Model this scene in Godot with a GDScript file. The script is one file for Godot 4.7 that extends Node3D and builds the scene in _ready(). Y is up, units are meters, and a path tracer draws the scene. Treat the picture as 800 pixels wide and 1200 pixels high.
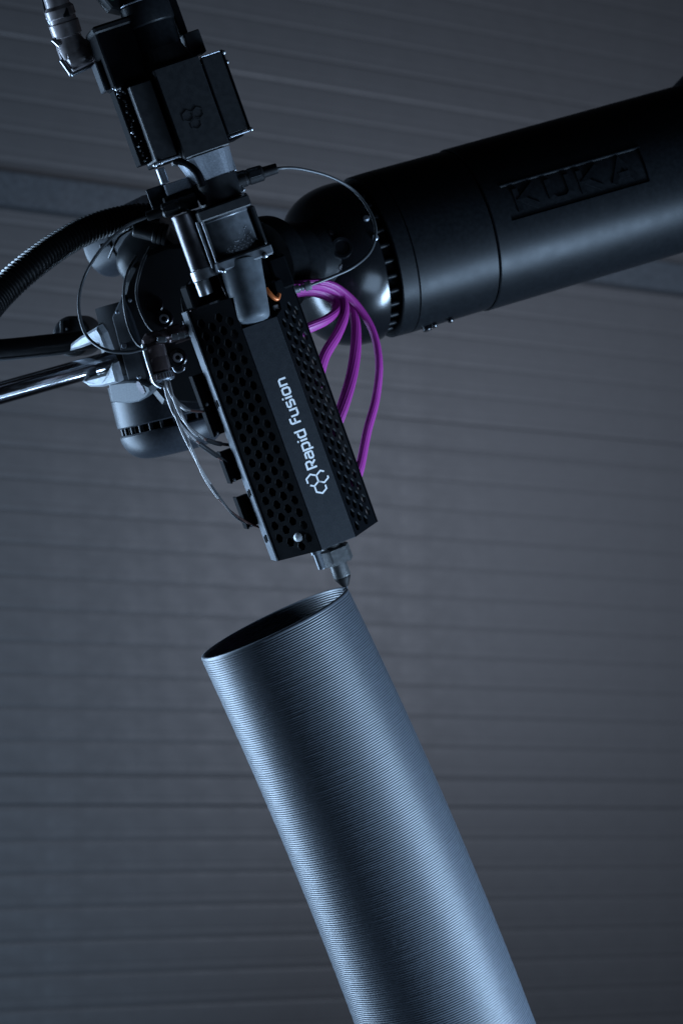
extends Node3D
# A robot-held pellet extruder printing a ribbed tube in front of a slatted metal wall. Shapes are given in millimetres.

const MM := 0.001
const FOCAL := 2598.9          # focal length in photograph pixels (vertical fov 26 degrees, 1200 pixels)
var rng := RandomNumberGenerator.new()
var cam_at := Vector3(0, 1.5, 0)
var cam_basis := Basis(Vector3.RIGHT, deg_to_rad(8.1))
var M := {}
var names := {}

# ---------------------------------------------------------------- mesh builder
class Shape:
	var v := PackedVector3Array()
	var n := PackedVector3Array()
	var x := Transform3D()

	func vert(p: Vector3, m: Vector3) -> void:
		v.append((x * p) * 0.001)
		n.append((x.basis * m).normalized())

	func tri(a: Vector3, b: Vector3, c: Vector3, na: Vector3, nb: Vector3, nc: Vector3) -> void:
		var g := (b - a).cross(c - a)
		if g.length_squared() < 1e-14:
			return
		vert(a, na)
		if g.dot(na + nb + nc) > 0.0:
			vert(c, nc)
			vert(b, nb)
		else:
			vert(b, nb)
			vert(c, nc)

	func flat(pts: Array, out: Vector3) -> void:
		var g := Vector3.ZERO
		for i in range(1, pts.size() - 1):
			g += (pts[i] - pts[0]).cross(pts[i + 1] - pts[0])
		g = g.normalized()
		if g.dot(out) < 0.0:
			g = -g
		for i in range(1, pts.size() - 1):
			tri(pts[0], pts[i], pts[i + 1], g, g, g)

	func quad(a: Vector3, b: Vector3, c: Vector3, d: Vector3, na: Vector3, nb: Vector3, nc: Vector3, nd: Vector3) -> void:
		tri(a, b, c, na, nb, nc)
		tri(a, c, d, na, nc, nd)

	# chamfered box between two corners
	func box(lo: Vector3, hi: Vector3, e := 0.8) -> void:
		var c := (lo + hi) / 2.0
		var h := (hi - lo).abs() / 2.0
		e = minf(e, minf(h.x, minf(h.y, h.z)) * 0.9)
		for ax in 3:
			var u := (ax + 1) % 3
			var w := (ax + 2) % 3
			for s in [-1.0, 1.0]:
				var pts := []
				for k in [[-1, -1], [1, -1], [1, 1], [-1, 1]]:
					var p := Vector3.ZERO
					p[ax] = s * h[ax]
					p[u] = k[0] * (h[u] - e)
					p[w] = k[1] * (h[w] - e)
					pts.append(c + p)
				var o := Vector3.ZERO
				o[ax] = s
				flat(pts, o)
				for t in [-1.0, 1.0]:     # edge between faces ax and u
					var q := []
					for k in [-1.0, 1.0]:
						var p := Vector3.ZERO
						p[ax] = s * h[ax]; p[u] = t * (h[u] - e); p[w] = k * (h[w] - e)
						q.append(c + p)
					for k in [1.0, -1.0]:
						var p := Vector3.ZERO
						p[ax] = s * (h[ax] - e); p[u] = t * h[u]; p[w] = k * (h[w] - e)
						q.append(c + p)
					var o2 := Vector3.ZERO
					o2[ax] = s; o2[u] = t
					flat(q, o2)
		for sx in [-1.0, 1.0]:
			for sy in [-1.0, 1.0]:
				for sz in [-1.0, 1.0]:
					var s := Vector3(sx, sy, sz)
					flat([c + s * Vector3(h.x, h.y - e, h.z - e), c + s * Vector3(h.x - e, h.y, h.z - e), c + s * Vector3(h.x - e, h.y - e, h.z)], s)

	# polygon (x, y) pushed from z0 to z1, the z1 edge chamfered by e
	func prism(poly: PackedVector2Array, z0: float, z1: float, e := 0.0) -> void:
		var k := poly.size()
		var area := 0.0
		for i in k:
			area += poly[i].cross(poly[(i + 1) % k])
		if area < 0.0:
			poly = poly.duplicate()
			poly.reverse()
		var top := PackedVector2Array()
		for i in k:
			var a: Vector2 = (poly[i] - poly[(i + k - 1) % k]).normalized()
			var b: Vector2 = (poly[(i + 1) % k] - poly[i]).normalized()
			var na := Vector2(-a.y, a.x)
			var nb := Vector2(-b.y, b.x)
			var m := na + nb
			top.append(poly[i] + m / maxf(0.35, 1.0 + na.dot(nb)) * e)
		var s := signf(z1 - z0)
		var ze := z1 - s * e
		var ids := Geometry2D.triangulate_polygon(poly)
		for i in range(0, ids.size(), 3):
			var t := [ids[i], ids[i + 1], ids[i + 2]]
			var pa := []
			var pb := []
			for j in t:
				pa.append(Vector3(poly[j].x, poly[j].y, z0))
				pb.append(Vector3(top[j].x, top[j].y, z1))
			flat(pa, Vector3(0, 0, -s))
			flat(pb, Vector3(0, 0, s))
		for i in k:
			var j := (i + 1) % k
			var d: Vector2 = (poly[j] - poly[i]).normalized()
			var o := Vector3(d.y, -d.x, 0)
			flat([Vector3(poly[i].x, poly[i].y, z0), Vector3(poly[j].x, poly[j].y, z0), Vector3(poly[j].x, poly[j].y, ze), Vector3(poly[i].x, poly[i].y, ze)], o)
			if e > 0.0:
				flat([Vector3(poly[i].x, poly[i].y, ze), Vector3(poly[j].x, poly[j].y, ze), Vector3(top[j].x, top[j].y, z1), Vector3(top[i].x, top[i].y, z1)], o + Vector3(0, 0, s))

	# profile of (radius, height) turned about y; corners over 32 degrees stay sharp
	func lathe(p: Array, segs := 48) -> void:
		var k := p.size()
		var sn := []
		for i in k - 1:
			var d: Vector2 = p[i + 1] - p[i]
			sn.append(Vector2(d.y, -d.x).normalized())
		for i in k - 1:
			if (p[i + 1] - p[i]).length() < 1e-6:
				continue
			var n0: Vector2 = sn[i]
			var n1: Vector2 = sn[i]
			if i > 0 and sn[i - 1].dot(sn[i]) > 0.85:
				n0 = (sn[i - 1] + sn[i]).normalized()
			if i < k - 2 and sn[i + 1].dot(sn[i]) > 0.85:
				n1 = (sn[i + 1] + sn[i]).normalized()
			for j in segs:
				var a := TAU * j / segs
				var b := TAU * (j + 1) / segs
				var da := Vector3(cos(a), 0, sin(a))
				var db := Vector3(cos(b), 0, sin(b))
				quad(da * p[i].x + Vector3.UP * p[i].y, db * p[i].x + Vector3.UP * p[i].y, db * p[i + 1].x + Vector3.UP * p[i + 1].y, da * p[i + 1].x + Vector3.UP * p[i + 1].y,
					da * n0.x + Vector3.UP * n0.y, db * n0.x + Vector3.UP * n0.y, db * n1.x + Vector3.UP * n1.y, da * n1.x + Vector3.UP * n1.y)

	# rod between two points, ends chamfered
	func rod(a: Vector3, b: Vector3, r0: float, r1 := -1.0, e := 0.5, segs := 28) -> void:
		if r1 < 0.0:
			r1 = r0
		var keep := x
		var y := (b - a).normalized()
		var s := (Vector3.RIGHT if absf(y.x) < 0.8 else Vector3.BACK)
		var z := s.cross(y).normalized()
		x = x * Transform3D(Basis(y.cross(z).normalized(), y, z), a)
		var l := (b - a).length()
		e = minf(e, minf(l * 0.3, minf(r0, r1) * 0.5))
		lathe([Vector2(0.0001, 0), Vector2(r0 - e, 0), Vector2(r0, e), Vector2(r1, l - e), Vector2(r1 - e, l), Vector2(0.0001, l)], segs)
		x = keep

	# lathe about an axis from a towards b
	func turned(a: Vector3, b: Vector3, p: Array, segs := 48) -> void:
		var keep := x
		var y := (b - a).normalized()
		var s := (Vector3.RIGHT if absf(y.x) < 0.8 else Vector3.BACK)
		var z := s.cross(y).normalized()
		x = x * Transform3D(Basis(y.cross(z).normalized(), y, z), a)
		lathe(p, segs)
		x = keep

	# closed section (array of Vector2, scaled per ring) along a path
	func sweep(path: PackedVector3Array, section: PackedVector2Array, radii: PackedFloat32Array, smooth := true, start_side := Vector3.ZERO, twist := 0.0) -> void:
		var k := path.size()
		var m := section.size()
		var side := start_side
		var rings := []
		var norms := []
		var sec_n := []
		for j in m:
			var d: Vector2 = section[(j + 1) % m] - section[(j + m - 1) % m]
			sec_n.append(Vector2(d.y, -d.x).normalized())
		for i in k:
			var t: Vector3 = (path[mini(i + 1, k - 1)] - path[maxi(i - 1, 0)]).normalized()
			if side.length() < 0.1:
				side = Vector3.UP if absf(t.y) < 0.8 else Vector3.RIGHT
			side = (side - t * side.dot(t)).normalized()
			var w := t.cross(side)
			var ring := PackedVector3Array()
			var nn := PackedVector3Array()
			var ang := twist * i / k
			for j in m:
				var q: Vector2 = section[j].rotated(ang)
				var qn: Vector2 = sec_n[j].rotated(ang)
				ring.append(path[i] + (side * q.x + w * q.y) * radii[i])
				nn.append(side * qn.x + w * qn.y)
			rings.append(ring)
			norms.append(nn)
		for i in k - 1:
			var slope := Vector3.ZERO
			for j in m:
				var l := (j + 1) % m
				quad(rings[i][j], rings[i][l], rings[i + 1][l], rings[i + 1][j], norms[i][j], norms[i][l], norms[i + 1][l], norms[i + 1][j])
		flat(Array(rings[0]), path[0] - path[1])
		flat(Array(rings[k - 1]), path[k - 1] - path[k - 2])

	# stroke of width w along a 2D path, as a raised ribbon from z0 to z1; at(p, z) places it
	func stroke(path: Array, w: float, z0: float, z1: float, closed: bool, at: Callable) -> void:
		var k := path.size()
		var lft := []
		var rgt := []
		for i in k:
			var a: Vector2
			var b: Vector2
			if closed:
				a = (path[i] - path[(i + k - 1) % k]).normalized()
				b = (path[(i + 1) % k] - path[i]).normalized()
			else:
				b = (path[mini(i + 1, k - 1)] - path[mini(i, k - 2)]).normalized()
				a = (path[maxi(i, 1)] - path[maxi(i - 1, 0)]).normalized()
			var na := Vector2(-a.y, a.x)
			var nb := Vector2(-b.y, b.x)
			var m := (na + nb) / maxf(0.3, 1.0 + na.dot(nb)) * w / 2.0
			lft.append(path[i] + m)
			rgt.append(path[i] - m)
		for i in (k if closed else k - 1):
			var j := (i + 1) % k
			var up: Vector3 = at.call(path[i], z1 + 1.0) - at.call(path[i], z1)
			flat([at.call(lft[i], z1), at.call(lft[j], z1), at.call(rgt[j], z1), at.call(rgt[i], z1)], up)
			var d: Vector3 = at.call(lft[i], z1) - at.call(rgt[i], z1)
			flat([at.call(lft[i], z0), at.call(lft[j], z0), at.call(lft[j], z1), at.call(lft[i], z1)], d)
			flat([at.call(rgt[i], z0), at.call(rgt[j], z0), at.call(rgt[j], z1), at.call(rgt[i], z1)], -d)
			if not closed and i == 0:
				flat([at.call(lft[0], z0), at.call(rgt[0], z0), at.call(rgt[0], z1), at.call(lft[0], z1)], at.call(path[0], z1) - at.call(path[1], z1))
			if not closed and i == k - 2:
				flat([at.call(lft[j], z0), at.call(rgt[j], z0), at.call(rgt[j], z1), at.call(lft[j], z1)], at.call(path[j], z1) - at.call(path[i], z1))

	func mesh() -> ArrayMesh:
		var a := []
		a.resize(Mesh.ARRAY_MAX)
		a[Mesh.ARRAY_VERTEX] = v
		a[Mesh.ARRAY_NORMAL] = n
		var m := ArrayMesh.new()
		m.add_surface_from_arrays(Mesh.PRIMITIVE_TRIANGLES, a)
		return m


# ---------------------------------------------------------------- scene helpers
func numbered(called: String) -> String:
	var k: int = names.get(called, 0)
	names[called] = k + 1
	return called if k == 0 else "%s_%03d" % [called, k]

func tag(o: Node3D, label: String, category: String, group := "", kind := "") -> Node3D:
	o.set_meta("label", label)
	o.set_meta("category", category)
	if group: o.set_meta("group", group)
	if kind: o.set_meta("kind", kind)
	return o

func thing(called: String, label: String, category: String, at: Transform3D, group := "") -> Node3D:
	var o := Node3D.new()
	o.name = numbered(called)
	add_child(o)
	o.transform = at
	return tag(o, label, category, group)

func part(called: String, s: Shape, mat: Material, parent: Node3D) -> MeshInstance3D:
	var o := MeshInstance3D.new()
	o.mesh = s.mesh()
	o.material_override = mat
	var k := 0
	var nm := called
	while parent.has_node(nm):
		k += 1
		nm = "%s_%03d" % [called, k]
	o.name = nm
	parent.add_child(o, true)
	return o

func again(called: String, src: Mesh, mat: Material, parent: Node3D, at: Transform3D) -> MeshInstance3D:
	var o := MeshInstance3D.new()
	o.mesh = src
	o.material_override = mat
	var k := 0
	var nm := called
	while parent.has_node(nm):
		k += 1
		nm = "%s_%03d" % [called, k]
	o.name = nm
	o.transform = at
	parent.add_child(o, true)
	return o

# the place on the sight line through a pixel of the 800 x 1200 photograph, at a depth in metres
func spot(px: float, py: float, d: float) -> Vector3:
	return cam_at + cam_basis * (Vector3((px - 400.0) / FOCAL, -(py - 600.0) / FOCAL, -1.0) * d)

# smooth curve through points
func curve(pts: Array, per := 10) -> PackedVector3Array:
	var out := PackedVector3Array()
	var k := pts.size()
	for i in k - 1:
		var a: Vector3 = pts[maxi(i - 1, 0)]
		var b: Vector3 = pts[i]
		var c: Vector3 = pts[i + 1]
		var d: Vector3 = pts[mini(i + 2, k - 1)]
		for j in per:
			out.append(b.cubic_interpolate(c, a, d, float(j) / per))
	out.append(pts[k - 1])
	return out

func circle(m: int, sx := 1.0, sy := 1.0) -> PackedVector2Array:
	var o := PackedVector2Array()
	for j in m:
		o.append(Vector2(cos(TAU * j / m) * sx, sin(TAU * j / m) * sy))
	return o

func same(r: float, k: int) -> PackedFloat32Array:
	var o := PackedFloat32Array()
	o.resize(k)
	o.fill(r)
	return o

# ---------------------------------------------------------------- materials
func lin(r: float, g: float, b: float) -> Color:
	return Color(r, g, b).linear_to_srgb()

func noise_tex(freq: float, size: int, seed_: int, lo: float, hi: float, octaves := 4) -> NoiseTexture2D:
	var f := FastNoiseLite.new()
	f.seed = seed_
	f.frequency = freq
	f.fractal_octaves = octaves
	var t := NoiseTexture2D.new()
	t.width = size
	t.height = size
	t.seamless = true
	t.noise = f
	var g := Gradient.new()
	g.set_color(0, Color(lo, lo, lo))
	g.set_color(1, Color(hi, hi, hi))
	t.color_ramp = g
	return t

func mat(called: String, c: Color, rough: float, metal := 0.0, spec := 0.5) -> StandardMaterial3D:
	var m := StandardMaterial3D.new()
	m.resource_name = called
	m.albedo_color = c
	m.roughness = rough
	m.metallic = metal
	m.metallic_specular = spec
	M[called] = m
	return m

func worn(m: StandardMaterial3D, tex: Texture2D, rough_tex: Texture2D, per_metre: float, relief_cm := 0.0, relief: Texture2D = null) -> void:
	m.uv1_triplanar = true
	m.uv1_scale = Vector3.ONE * per_metre
	if tex: m.albedo_texture = tex
	if rough_tex: m.roughness_texture = rough_tex
	if relief:
		m.heightmap_enabled = true
		m.heightmap_texture = relief
		m.heightmap_scale = relief_cm

func make_materials() -> void:
	var grain := noise_tex(0.09, 512, 3, 0.72, 1.0)
	var patch := noise_tex(0.012, 512, 8, 0.7, 1.0)
	var rough_a := noise_tex(0.02, 512, 5, 0.78, 1.0)
	var fine := noise_tex(0.25, 512, 9, 0.0, 1.0, 2)
	worn(mat("black_sheet", lin(0.005, 0.0055, 0.0065), 0.34, 0.0, 0.14), grain, rough_a, 9.0, 0.004, fine)
	worn(mat("black_block", lin(0.01, 0.011, 0.013), 0.5), grain, rough_a, 9.0, 0.006, fine)
	worn(mat("robot_black", lin(0.008, 0.009, 0.0105), 0.44, 0.0, 0.23), grain, rough_a, 3.0, 0.006, fine)
	worn(mat("robot_gloss", lin(0.007, 0.0075, 0.009), 0.24), patch, rough_a, 3.0)
	worn(mat("housing_grey", lin(0.026, 0.029, 0.035), 0.46, 0.0, 0.3), grain, rough_a, 4.0, 0.006, fine)
	worn(mat("deep_black", lin(0.004, 0.004, 0.005), 0.7, 0.0, 0.12), grain, null, 9.0)
	worn(mat("black_rubber", lin(0.011, 0.011, 0.012), 0.45, 0.0, 0.4), grain, rough_a, 9.0)
	worn(mat("boot_rubber", lin(0.1, 0.112, 0.125), 0.55, 0.0, 0.35), patch, rough_a, 9.0, 0.004, fine)
	worn(mat("bright_steel", lin(0.55, 0.57, 0.6), 0.36, 0.85), patch, rough_a, 9.0)
	worn(mat("brushed_alloy", lin(0.42, 0.45, 0.5), 0.44, 0.75), grain, rough_a, 9.0, 0.004, fine)
	worn(mat("cast_alloy", lin(0.5, 0.53, 0.56), 0.45, 0.3), patch, rough_a, 14.0, 0.02, noise_tex(0.05, 512, 12, 0.0, 1.0))
	worn(mat("nut_steel", lin(0.085, 0.085, 0.085), 0.45, 0.4), patch, rough_a, 20.0, 0.02, noise_tex(0.05, 512, 14, 0.0, 1.0))
	worn(mat("dark_steel", lin(0.16, 0.15, 0.16), 0.34, 0.9), patch, rough_a, 9.0)
	worn(mat("gunmetal", lin(0.46, 0.41, 0.41), 0.34, 0.25), patch, rough_a, 14.0)
	worn(mat("chrome", lin(0.62, 0.62, 0.65), 0.2, 1.0), patch, rough_a, 5.0)
	worn(mat("purple_sleeve", lin(0.33, 0.022, 0.25), 0.58), grain, rough_a, 30.0)
	worn(mat("grey_jacket", lin(0.055, 0.058, 0.063), 0.45), grain, null, 20.0)
	worn(mat("braid", lin(0.5, 0.48, 0.48), 0.4, 0.3), grain, null, 60.0)
	worn(mat("brown_wire", lin(0.2, 0.1, 0.085), 0.5), grain, null, 60.0)
	worn(mat("satin_bar", lin(0.021, 0.0235, 0.028), 0.45, 0.0, 0.4), grain, rough_a, 9.0, 0.003, fine)
	worn(mat("pale_grey", lin(0.15, 0.165, 0.18), 0.5, 0.0, 0.4), grain, rough_a, 9.0)
	worn(mat("smoke_grey", lin(0.11, 0.118, 0.13), 0.38), patch, rough_a, 12.0)
	worn(mat("burnt_steel", lin(0.012, 0.011, 0.011), 0.6, 0.0, 0.2), patch, rough_a, 30.0)
	worn(mat("flange_alloy", lin(0.13, 0.14, 0.155), 0.45, 0.5), grain, rough_a, 9.0)
	worn(mat("cut_edge", lin(0.1, 0.105, 0.11), 0.4, 0.4), grain, null, 30.0)
	worn(mat("bronze_metal", lin(0.2, 0.15, 0.15), 0.28, 0.6), patch, rough_a, 14.0)
	worn(mat("copper", lin(0.75, 0.2, 0.06), 0.4, 0.5), grain, null, 30.0)
	worn(mat("white_ink", lin(0.9, 0.9, 0.9), 0.5), noise_tex(0.2, 256, 21, 0.92, 1.0), null, 30.0)
	worn(mat("white_plastic", lin(0.6, 0.62, 0.64), 0.4), grain, null, 20.0)
	worn(mat("green_lens", lin(0.05, 0.2, 0.12), 0.3), null, null, 20.0)
	worn(mat("wall_paint", lin(0.0665, 0.069, 0.0715), 0.6, 0.0, 0.4), noise_tex(0.02, 1024, 31, 0.965, 1.0, 5), rough_a, 1.2)
	worn(mat("rail_paint", lin(0.064, 0.078, 0.09), 0.45), grain, rough_a, 1.5)
	worn(mat("tube_plastic", lin(0.062, 0.071, 0.085), 0.47, 0.0, 0.52), noise_tex(0.03, 512, 33, 0.8, 1.0), rough_a, 7.0)
	worn(mat("pellets", lin(0.22, 0.23, 0.25), 0.4), null, null, 9.0)

# ---------------------------------------------------------------- the scene
func area_light(called: String, at: Vector3, aim: Vector3, size: Vector2, energy: float, c: Color) -> void:
	var l := AreaLight3D.new()
	l.name = called
	l.area_size = size
	l.light_energy = energy
	l.light_color = c
	l.shadow_enabled = true
	l.area_range = 20.0
	l.area_attenuation = 2.0
	add_child(l)
	l.look_at_from_position(at, aim, Vector3.UP if absf((aim - at).normalized().y) < 0.95 else Vector3.RIGHT)

func _ready() -> void:
	rng.seed = 7
	var cam := Camera3D.new()
	cam.name = "camera"
	cam.transform = Transform3D(cam_basis, cam_at)
	cam.near = 0.1
	cam.far = 60.0
	var lens := CameraAttributesPhysical.new()
	lens.frustum_focal_length = 51.98
	lens.frustum_focus_distance = 2.57
	lens.frustum_near = 0.1
	lens.frustum_far = 60.0
	lens.exposure_aperture = 3.2
	cam.attributes = lens
	cam.fov = 26.0
	add_child(cam)
	cam.current = true
	var we := WorldEnvironment.new()
	we.name = "environment"
	var env := Environment.new()
	env.background_mode = Environment.BG_COLOR
	env.background_color = lin(0.004, 0.0045, 0.006)
	env.tonemap_mode = Environment.TONE_MAPPER_LINEAR
	env.tonemap_exposure = 1.0
	env.sdfgi_enabled = true
	env.ssao_enabled = true
	env.ssil_enabled = true
	we.environment = env
	add_child(we)
	var cool := Color(0.72, 0.855, 1.0)
	var mid := spot(400, 500, 2.6)
	area_light("right_softbox", mid + cam_basis * Vector3(1.3, -0.9, 0.2), mid + cam_basis * Vector3(0.0, -0.4, 0.9), Vector2(0.5, 0.8), 8.6, cool)
	area_light("front_fill", mid + cam_basis * Vector3(1.05, -0.85, 1.2), spot(410, 600, 2.6), Vector2(0.8, 0.8), 1.15, cool)
	area_light("left_softbox", mid + cam_basis * Vector3(-1.25, -0.5, -0.42), mid + cam_basis * Vector3(0.0, -0.5, 0.85), Vector2(0.8, 1.5), 7.5, cool)
	area_light("wall_lamp", mid + cam_basis * Vector3(1.35, 0.15, -1.2), spot(330, 380, 5.4), Vector2(0.7, 1.2), 3.5, Color(0.86, 0.905, 1.0))
	make_materials()
	build_wall()
	build_robot_arm()
	build_wrist_unit()
	build_tube()
	build_extruder()
	build_rod_and_hoses()
	build_cables()

# ---------------------------------------------------------------- wall
func build_wall() -> void:
	var normal := Vector3(0.451, 0, 0.893).normalized()
	var along := Vector3(normal.z, 0, -normal.x)
	var at := cam_at + cam_basis * Vector3(0, 0, -5.0)
	at.y = 0.0
	var wall := thing("wall", "wall of wide grey metal slats with thin dark joints behind everything", "wall", Transform3D(Basis(along, Vector3.UP, normal), at))
	wall.set_meta("kind", "structure")
	var pitch := 68.6
	var made := []
	for deep in 2:
		var s := Shape.new()
		var g := 2.6 if deep else 1.0
		# profile (height, depth) of one slat, from its lower groove upwards
		var p := [Vector2(0, -g), Vector2(1.8 + deep * 1.6, -g), Vector2(6 + deep * 2.0, -0.1), Vector2(11, 0.1), Vector2(18, 0.12), Vector2(20.5, -0.15), Vector2(23, -0.15), Vector2(26, 0.2), Vector2(44, 0.24), Vector2(58, 0.1), Vector2(64.6, -0.15), Vector2(68.3, -g)]
		var l := 3400.0
		for i in p.size() - 1:
			var d: Vector2 = p[i + 1] - p[i]
			var nn := Vector3(0, -d.y, d.x)
			s.flat([Vector3(-l, p[i].x, p[i].y), Vector3(l, p[i].x, p[i].y), Vector3(l, p[i + 1].x, p[i + 1].y), Vector3(-l, p[i + 1].x, p[i + 1].y)], nn)
		s.flat([Vector3(-l, 0, -g), Vector3(l, 0, -g), Vector3(l, 0, -30), Vector3(-l, 0, -30)], Vector3.DOWN)
		s.flat([Vector3(-l, 68.3, -g), Vector3(l, 68.3, -g), Vector3(l, 68.3, -30), Vector3(-l, 68.3, -30)], Vector3.UP)
		s.flat([Vector3(-l, 0, -30), Vector3(l, 0, -30), Vector3(l, 68.3, -30), Vector3(-l, 68.3, -30)], Vector3.FORWARD)
		made.append(s.mesh())
	var first := 1.541 - 22 * pitch * MM
	for k in 66:
		again("slat", made[1 if k % 12 == 10 else 0], M.wall_paint, wall, Transform3D(Basis(Vector3.RIGHT, rng.randf_range(-0.004, 0.004)), Vector3(0, first + k * pitch * MM, rng.randf_range(-0.0006, 0.0006))))
	var rail := thing("wall_rail", "blue-grey steel rail running across the slatted wall behind the robot", "rail", Transform3D(Basis(along, Vector3.UP, normal), at + Vector3(0, 2.802, 0) + normal * 0.002))
	var r := Shape.new()
	r.box(Vector3(-3400, 0, 0), Vector3(3400, 74, 42), 3.0)
	var body := part("channel", r, M.rail_paint, rail)
	for xx in [-1450.0, -350.0, 950.0, 1900.0]:
		var b := Shape.new()
		b.rod(Vector3(xx, 38, 42), Vector3(xx, 38, 50), 9.0)
		part("bolt", b, M.dark_steel, body)

# ---------------------------------------------------------------- robot arm
func build_robot_arm() -> void:
	var ca := cos(deg_to_rad(15.6))
	var axis := (cam_basis * Vector3(ca * 0.952, ca * 0.304, -sin(deg_to_rad(15.6)))).normalized()
	var to_cam := cam_basis.z
	var front := (to_cam - axis * to_cam.dot(axis)).normalized()
	var up := front.cross(axis)
	# local y runs along the arm, z to the front, x = y cross z
	var b := Basis(axis.cross(front), axis, front)
	var arm := thing("robot_arm", "thick matte black robot forearm with a domed glossy wrist, entering from the right", "robot arm", Transform3D(b, spot(431, 303, 2.85)))
	# angles are measured from the front towards the top; x points down here when axis x front is down
	var sgn := 1.0 if axis.cross(front).dot(up) > 0.0 else -1.0
	var on := func(t: float, deg: float, r: float) -> Vector3:
		return Vector3(sgn * sin(deg_to_rad(deg)) * r, t, cos(deg_to_rad(deg)) * r)
	# forearm skin with the sunken name field
	var s := Shape.new()
	var R := 107.5
	var ts := [136.5, 138, 161.2, 162.4, 200, 240, 280, 320, 357.0, 358.2, 440, 520, 600, 640]
	var angs := []
	for k in 121:
		angs.append(-180.0 + k * 3.0)
	for q in [-8.6, -7.9, 15.9, 16.6]:
		angs.append(q)
	angs.sort()
	var rad := func(t: float, a: float) -> float:
		var r := R + 0.6
		if t < 137.0: r = R - 0.8
		if t > 162.0 and t < 357.5 and a > -8.2 and a < 16.2: r -= 3.4
		return r
	for i in ts.size() - 1:
		for j in angs.size() - 1:
			var t0: float = ts[i]; var t1: float = ts[i + 1]
			var a0: float = angs[j]; var a1: float = angs[j + 1]
			var r00: float = rad.call(t0, a0); var r01: float = rad.call(t0, a1)
			var r10: float = rad.call(t1, a0); var r11: float = rad.call(t1, a1)
			var pa: Vector3 = on.call(t0, a0, r00); var pb: Vector3 = on.call(t0, a1, r01)
			var pc: Vector3 = on.call(t1, a1, r11); var pd: Vector3 = on.call(t1, a0, r10)
			if absf(r00 - r01) + absf(r10 - r11) + absf(r00 - r10) + absf(r01 - r11) < 0.1:
				var n0: Vector3 = on.call(0, a0, 1.0); var n1: Vector3 = on.call(0, a1, 1.0)
				s.quad(pa, pb, pc, pd, n0, n1, n1, n0)
			else:
				s.flat([pa, pb, pc], on.call(0, a0, 1.0))
				s.flat([pa, pc, pd], on.call(0, a0, 1.0))
	var skin := part("forearm", s, M.robot_black, arm)
	# raised letters in the field
	var field := func(p: Vector2, z: float) -> Vector3:
		return on.call(p.x, p.y / R * 57.2958 + 4.0, R - 2.8 + z)
	var word := [
		["K", [[Vector2(0, -15), Vector2(0, 15)], [Vector2(27, 15), Vector2(5, 0), Vector2(27, -15)]]],
		["U", [[Vector2(0, 15), Vector2(0, -8), Vector2(6, -14), Vector2(22, -14), Vector2(28, -8), Vector2(28, 15)]]],
		["K", [[Vector2(0, -15), Vector2(0, 15)], [Vector2(27, 15), Vector2(5, 0), Vector2(27, -15)]]],
		["A", [[Vector2(-2, -15), Vector2(14, 13), Vector2(30, -15)], [Vector2(6, -6), Vector2(22, -6)]]],
	]
	var at := 178.0
	for l in word:
		var e := Shape.new()
		for path in l[1]:
			var fine := []
			for i in path.size():
				fine.append(path[i] + Vector2(at, 0))
			e.stroke(fine, 7.5, -0.4, 2.4, false, field)
		part("raised_letter", e, M.robot_black, skin)
		at += 45.0
	var lip := Shape.new()
	lip.stroke([Vector2(160, 23.6), Vector2(360, 23.6)], 1.8, 2.0, 4.6, false, field)
	part("field_lip", lip, M.robot_black, skin)
	# rings between the wrist and the forearm
	var c1 := Shape.new()
	c1.lathe([Vector2(80, 2), Vector2(104.5, 2), Vector2(106, 3.5), Vector2(R - 0.8, 24), Vector2(R - 1.6, 24.8), Vector2(90, 24.8)], 120)
	part("front_ring", c1, M.robot_black, arm)
	var c2 := Shape.new()
	c2.lathe([Vector2(90, 25.6), Vector2(R - 1.6, 25.6), Vector2(R - 0.8, 26.4), Vector2(R - 1.2, 134.6), Vector2(R - 1.8, 135.4), Vector2(90, 135.4)], 120)
	part("middle_ring", c2, M.robot_black, arm)
	var core := Shape.new()
	core.lathe([Vector2(0.001, -60), Vector2(88, -60), Vector2(88, 640), Vector2(0.001, 640)], 64)
	part("inner_core", core, M.deep_black, arm)
	# bolts in the gap
	for k in 30:
		var a := k * 12.0
		var bo := Shape.new()
		bo.rod(on.call(-12.5, a, 94.0), on.call(1.0, a, 94.0), 3.8, -1, 1.0, 14)
		part("gap_bolt", bo, M.robot_black, arm)
	# domed wrist
	var w := Shape.new()
	var prof := [Vector2(80, -13), Vector2(101, -13), Vector2(104, -15)]
	for k in 25:
		var f := k / 24.0
		var ph := f * PI / 2.0
		prof.append(Vector2(105.0 * pow(cos(ph), 0.62) + 0.001, -20.0 - 84.0 * pow(sin(ph), 0.85)))
	w.lathe(prof, 120)
	var wr := part("domed_wrist", w, M.robot_gloss, arm)
	var plug := Shape.new()
	var p0: Vector3 = on.call(-62, 5.5, 99.0)
	var p1: Vector3 = on.call(-63, 5.5, 107.5)
	plug.turned(p0, p1, [Vector2(0.001, 6.5), Vector2(9, 6.5), Vector2(9.6, 8.4), Vector2(13, 8.8), Vector2(13.6, 7), Vector2(13.6, 0)], 32)
	part("plug", plug, M.robot_gloss, wr)
	for q in [[-18.8, 21.0], [-17.5, 6.0]]:
		var bo := Shape.new()
		bo.rod(on.call(q[0], q[1], 103.0), on.call(q[0], q[1], 107.6), 4.2, -1, 1.2, 16)
		part("cap_screw", bo, M.brushed_alloy, wr)
	for q in [[44.0, -84.0], [52.0, -80.0], [74.0, -79.0]]:
		var bo := Shape.new()
		bo.rod(on.call(q[0], q[1], 103.0), on.call(q[0], q[1], 112.5), 6.5 if q[0] < 50 else 4.0, -1, 1.2, 16)
		part("under_screw", bo, M.robot_gloss, arm)
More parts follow.
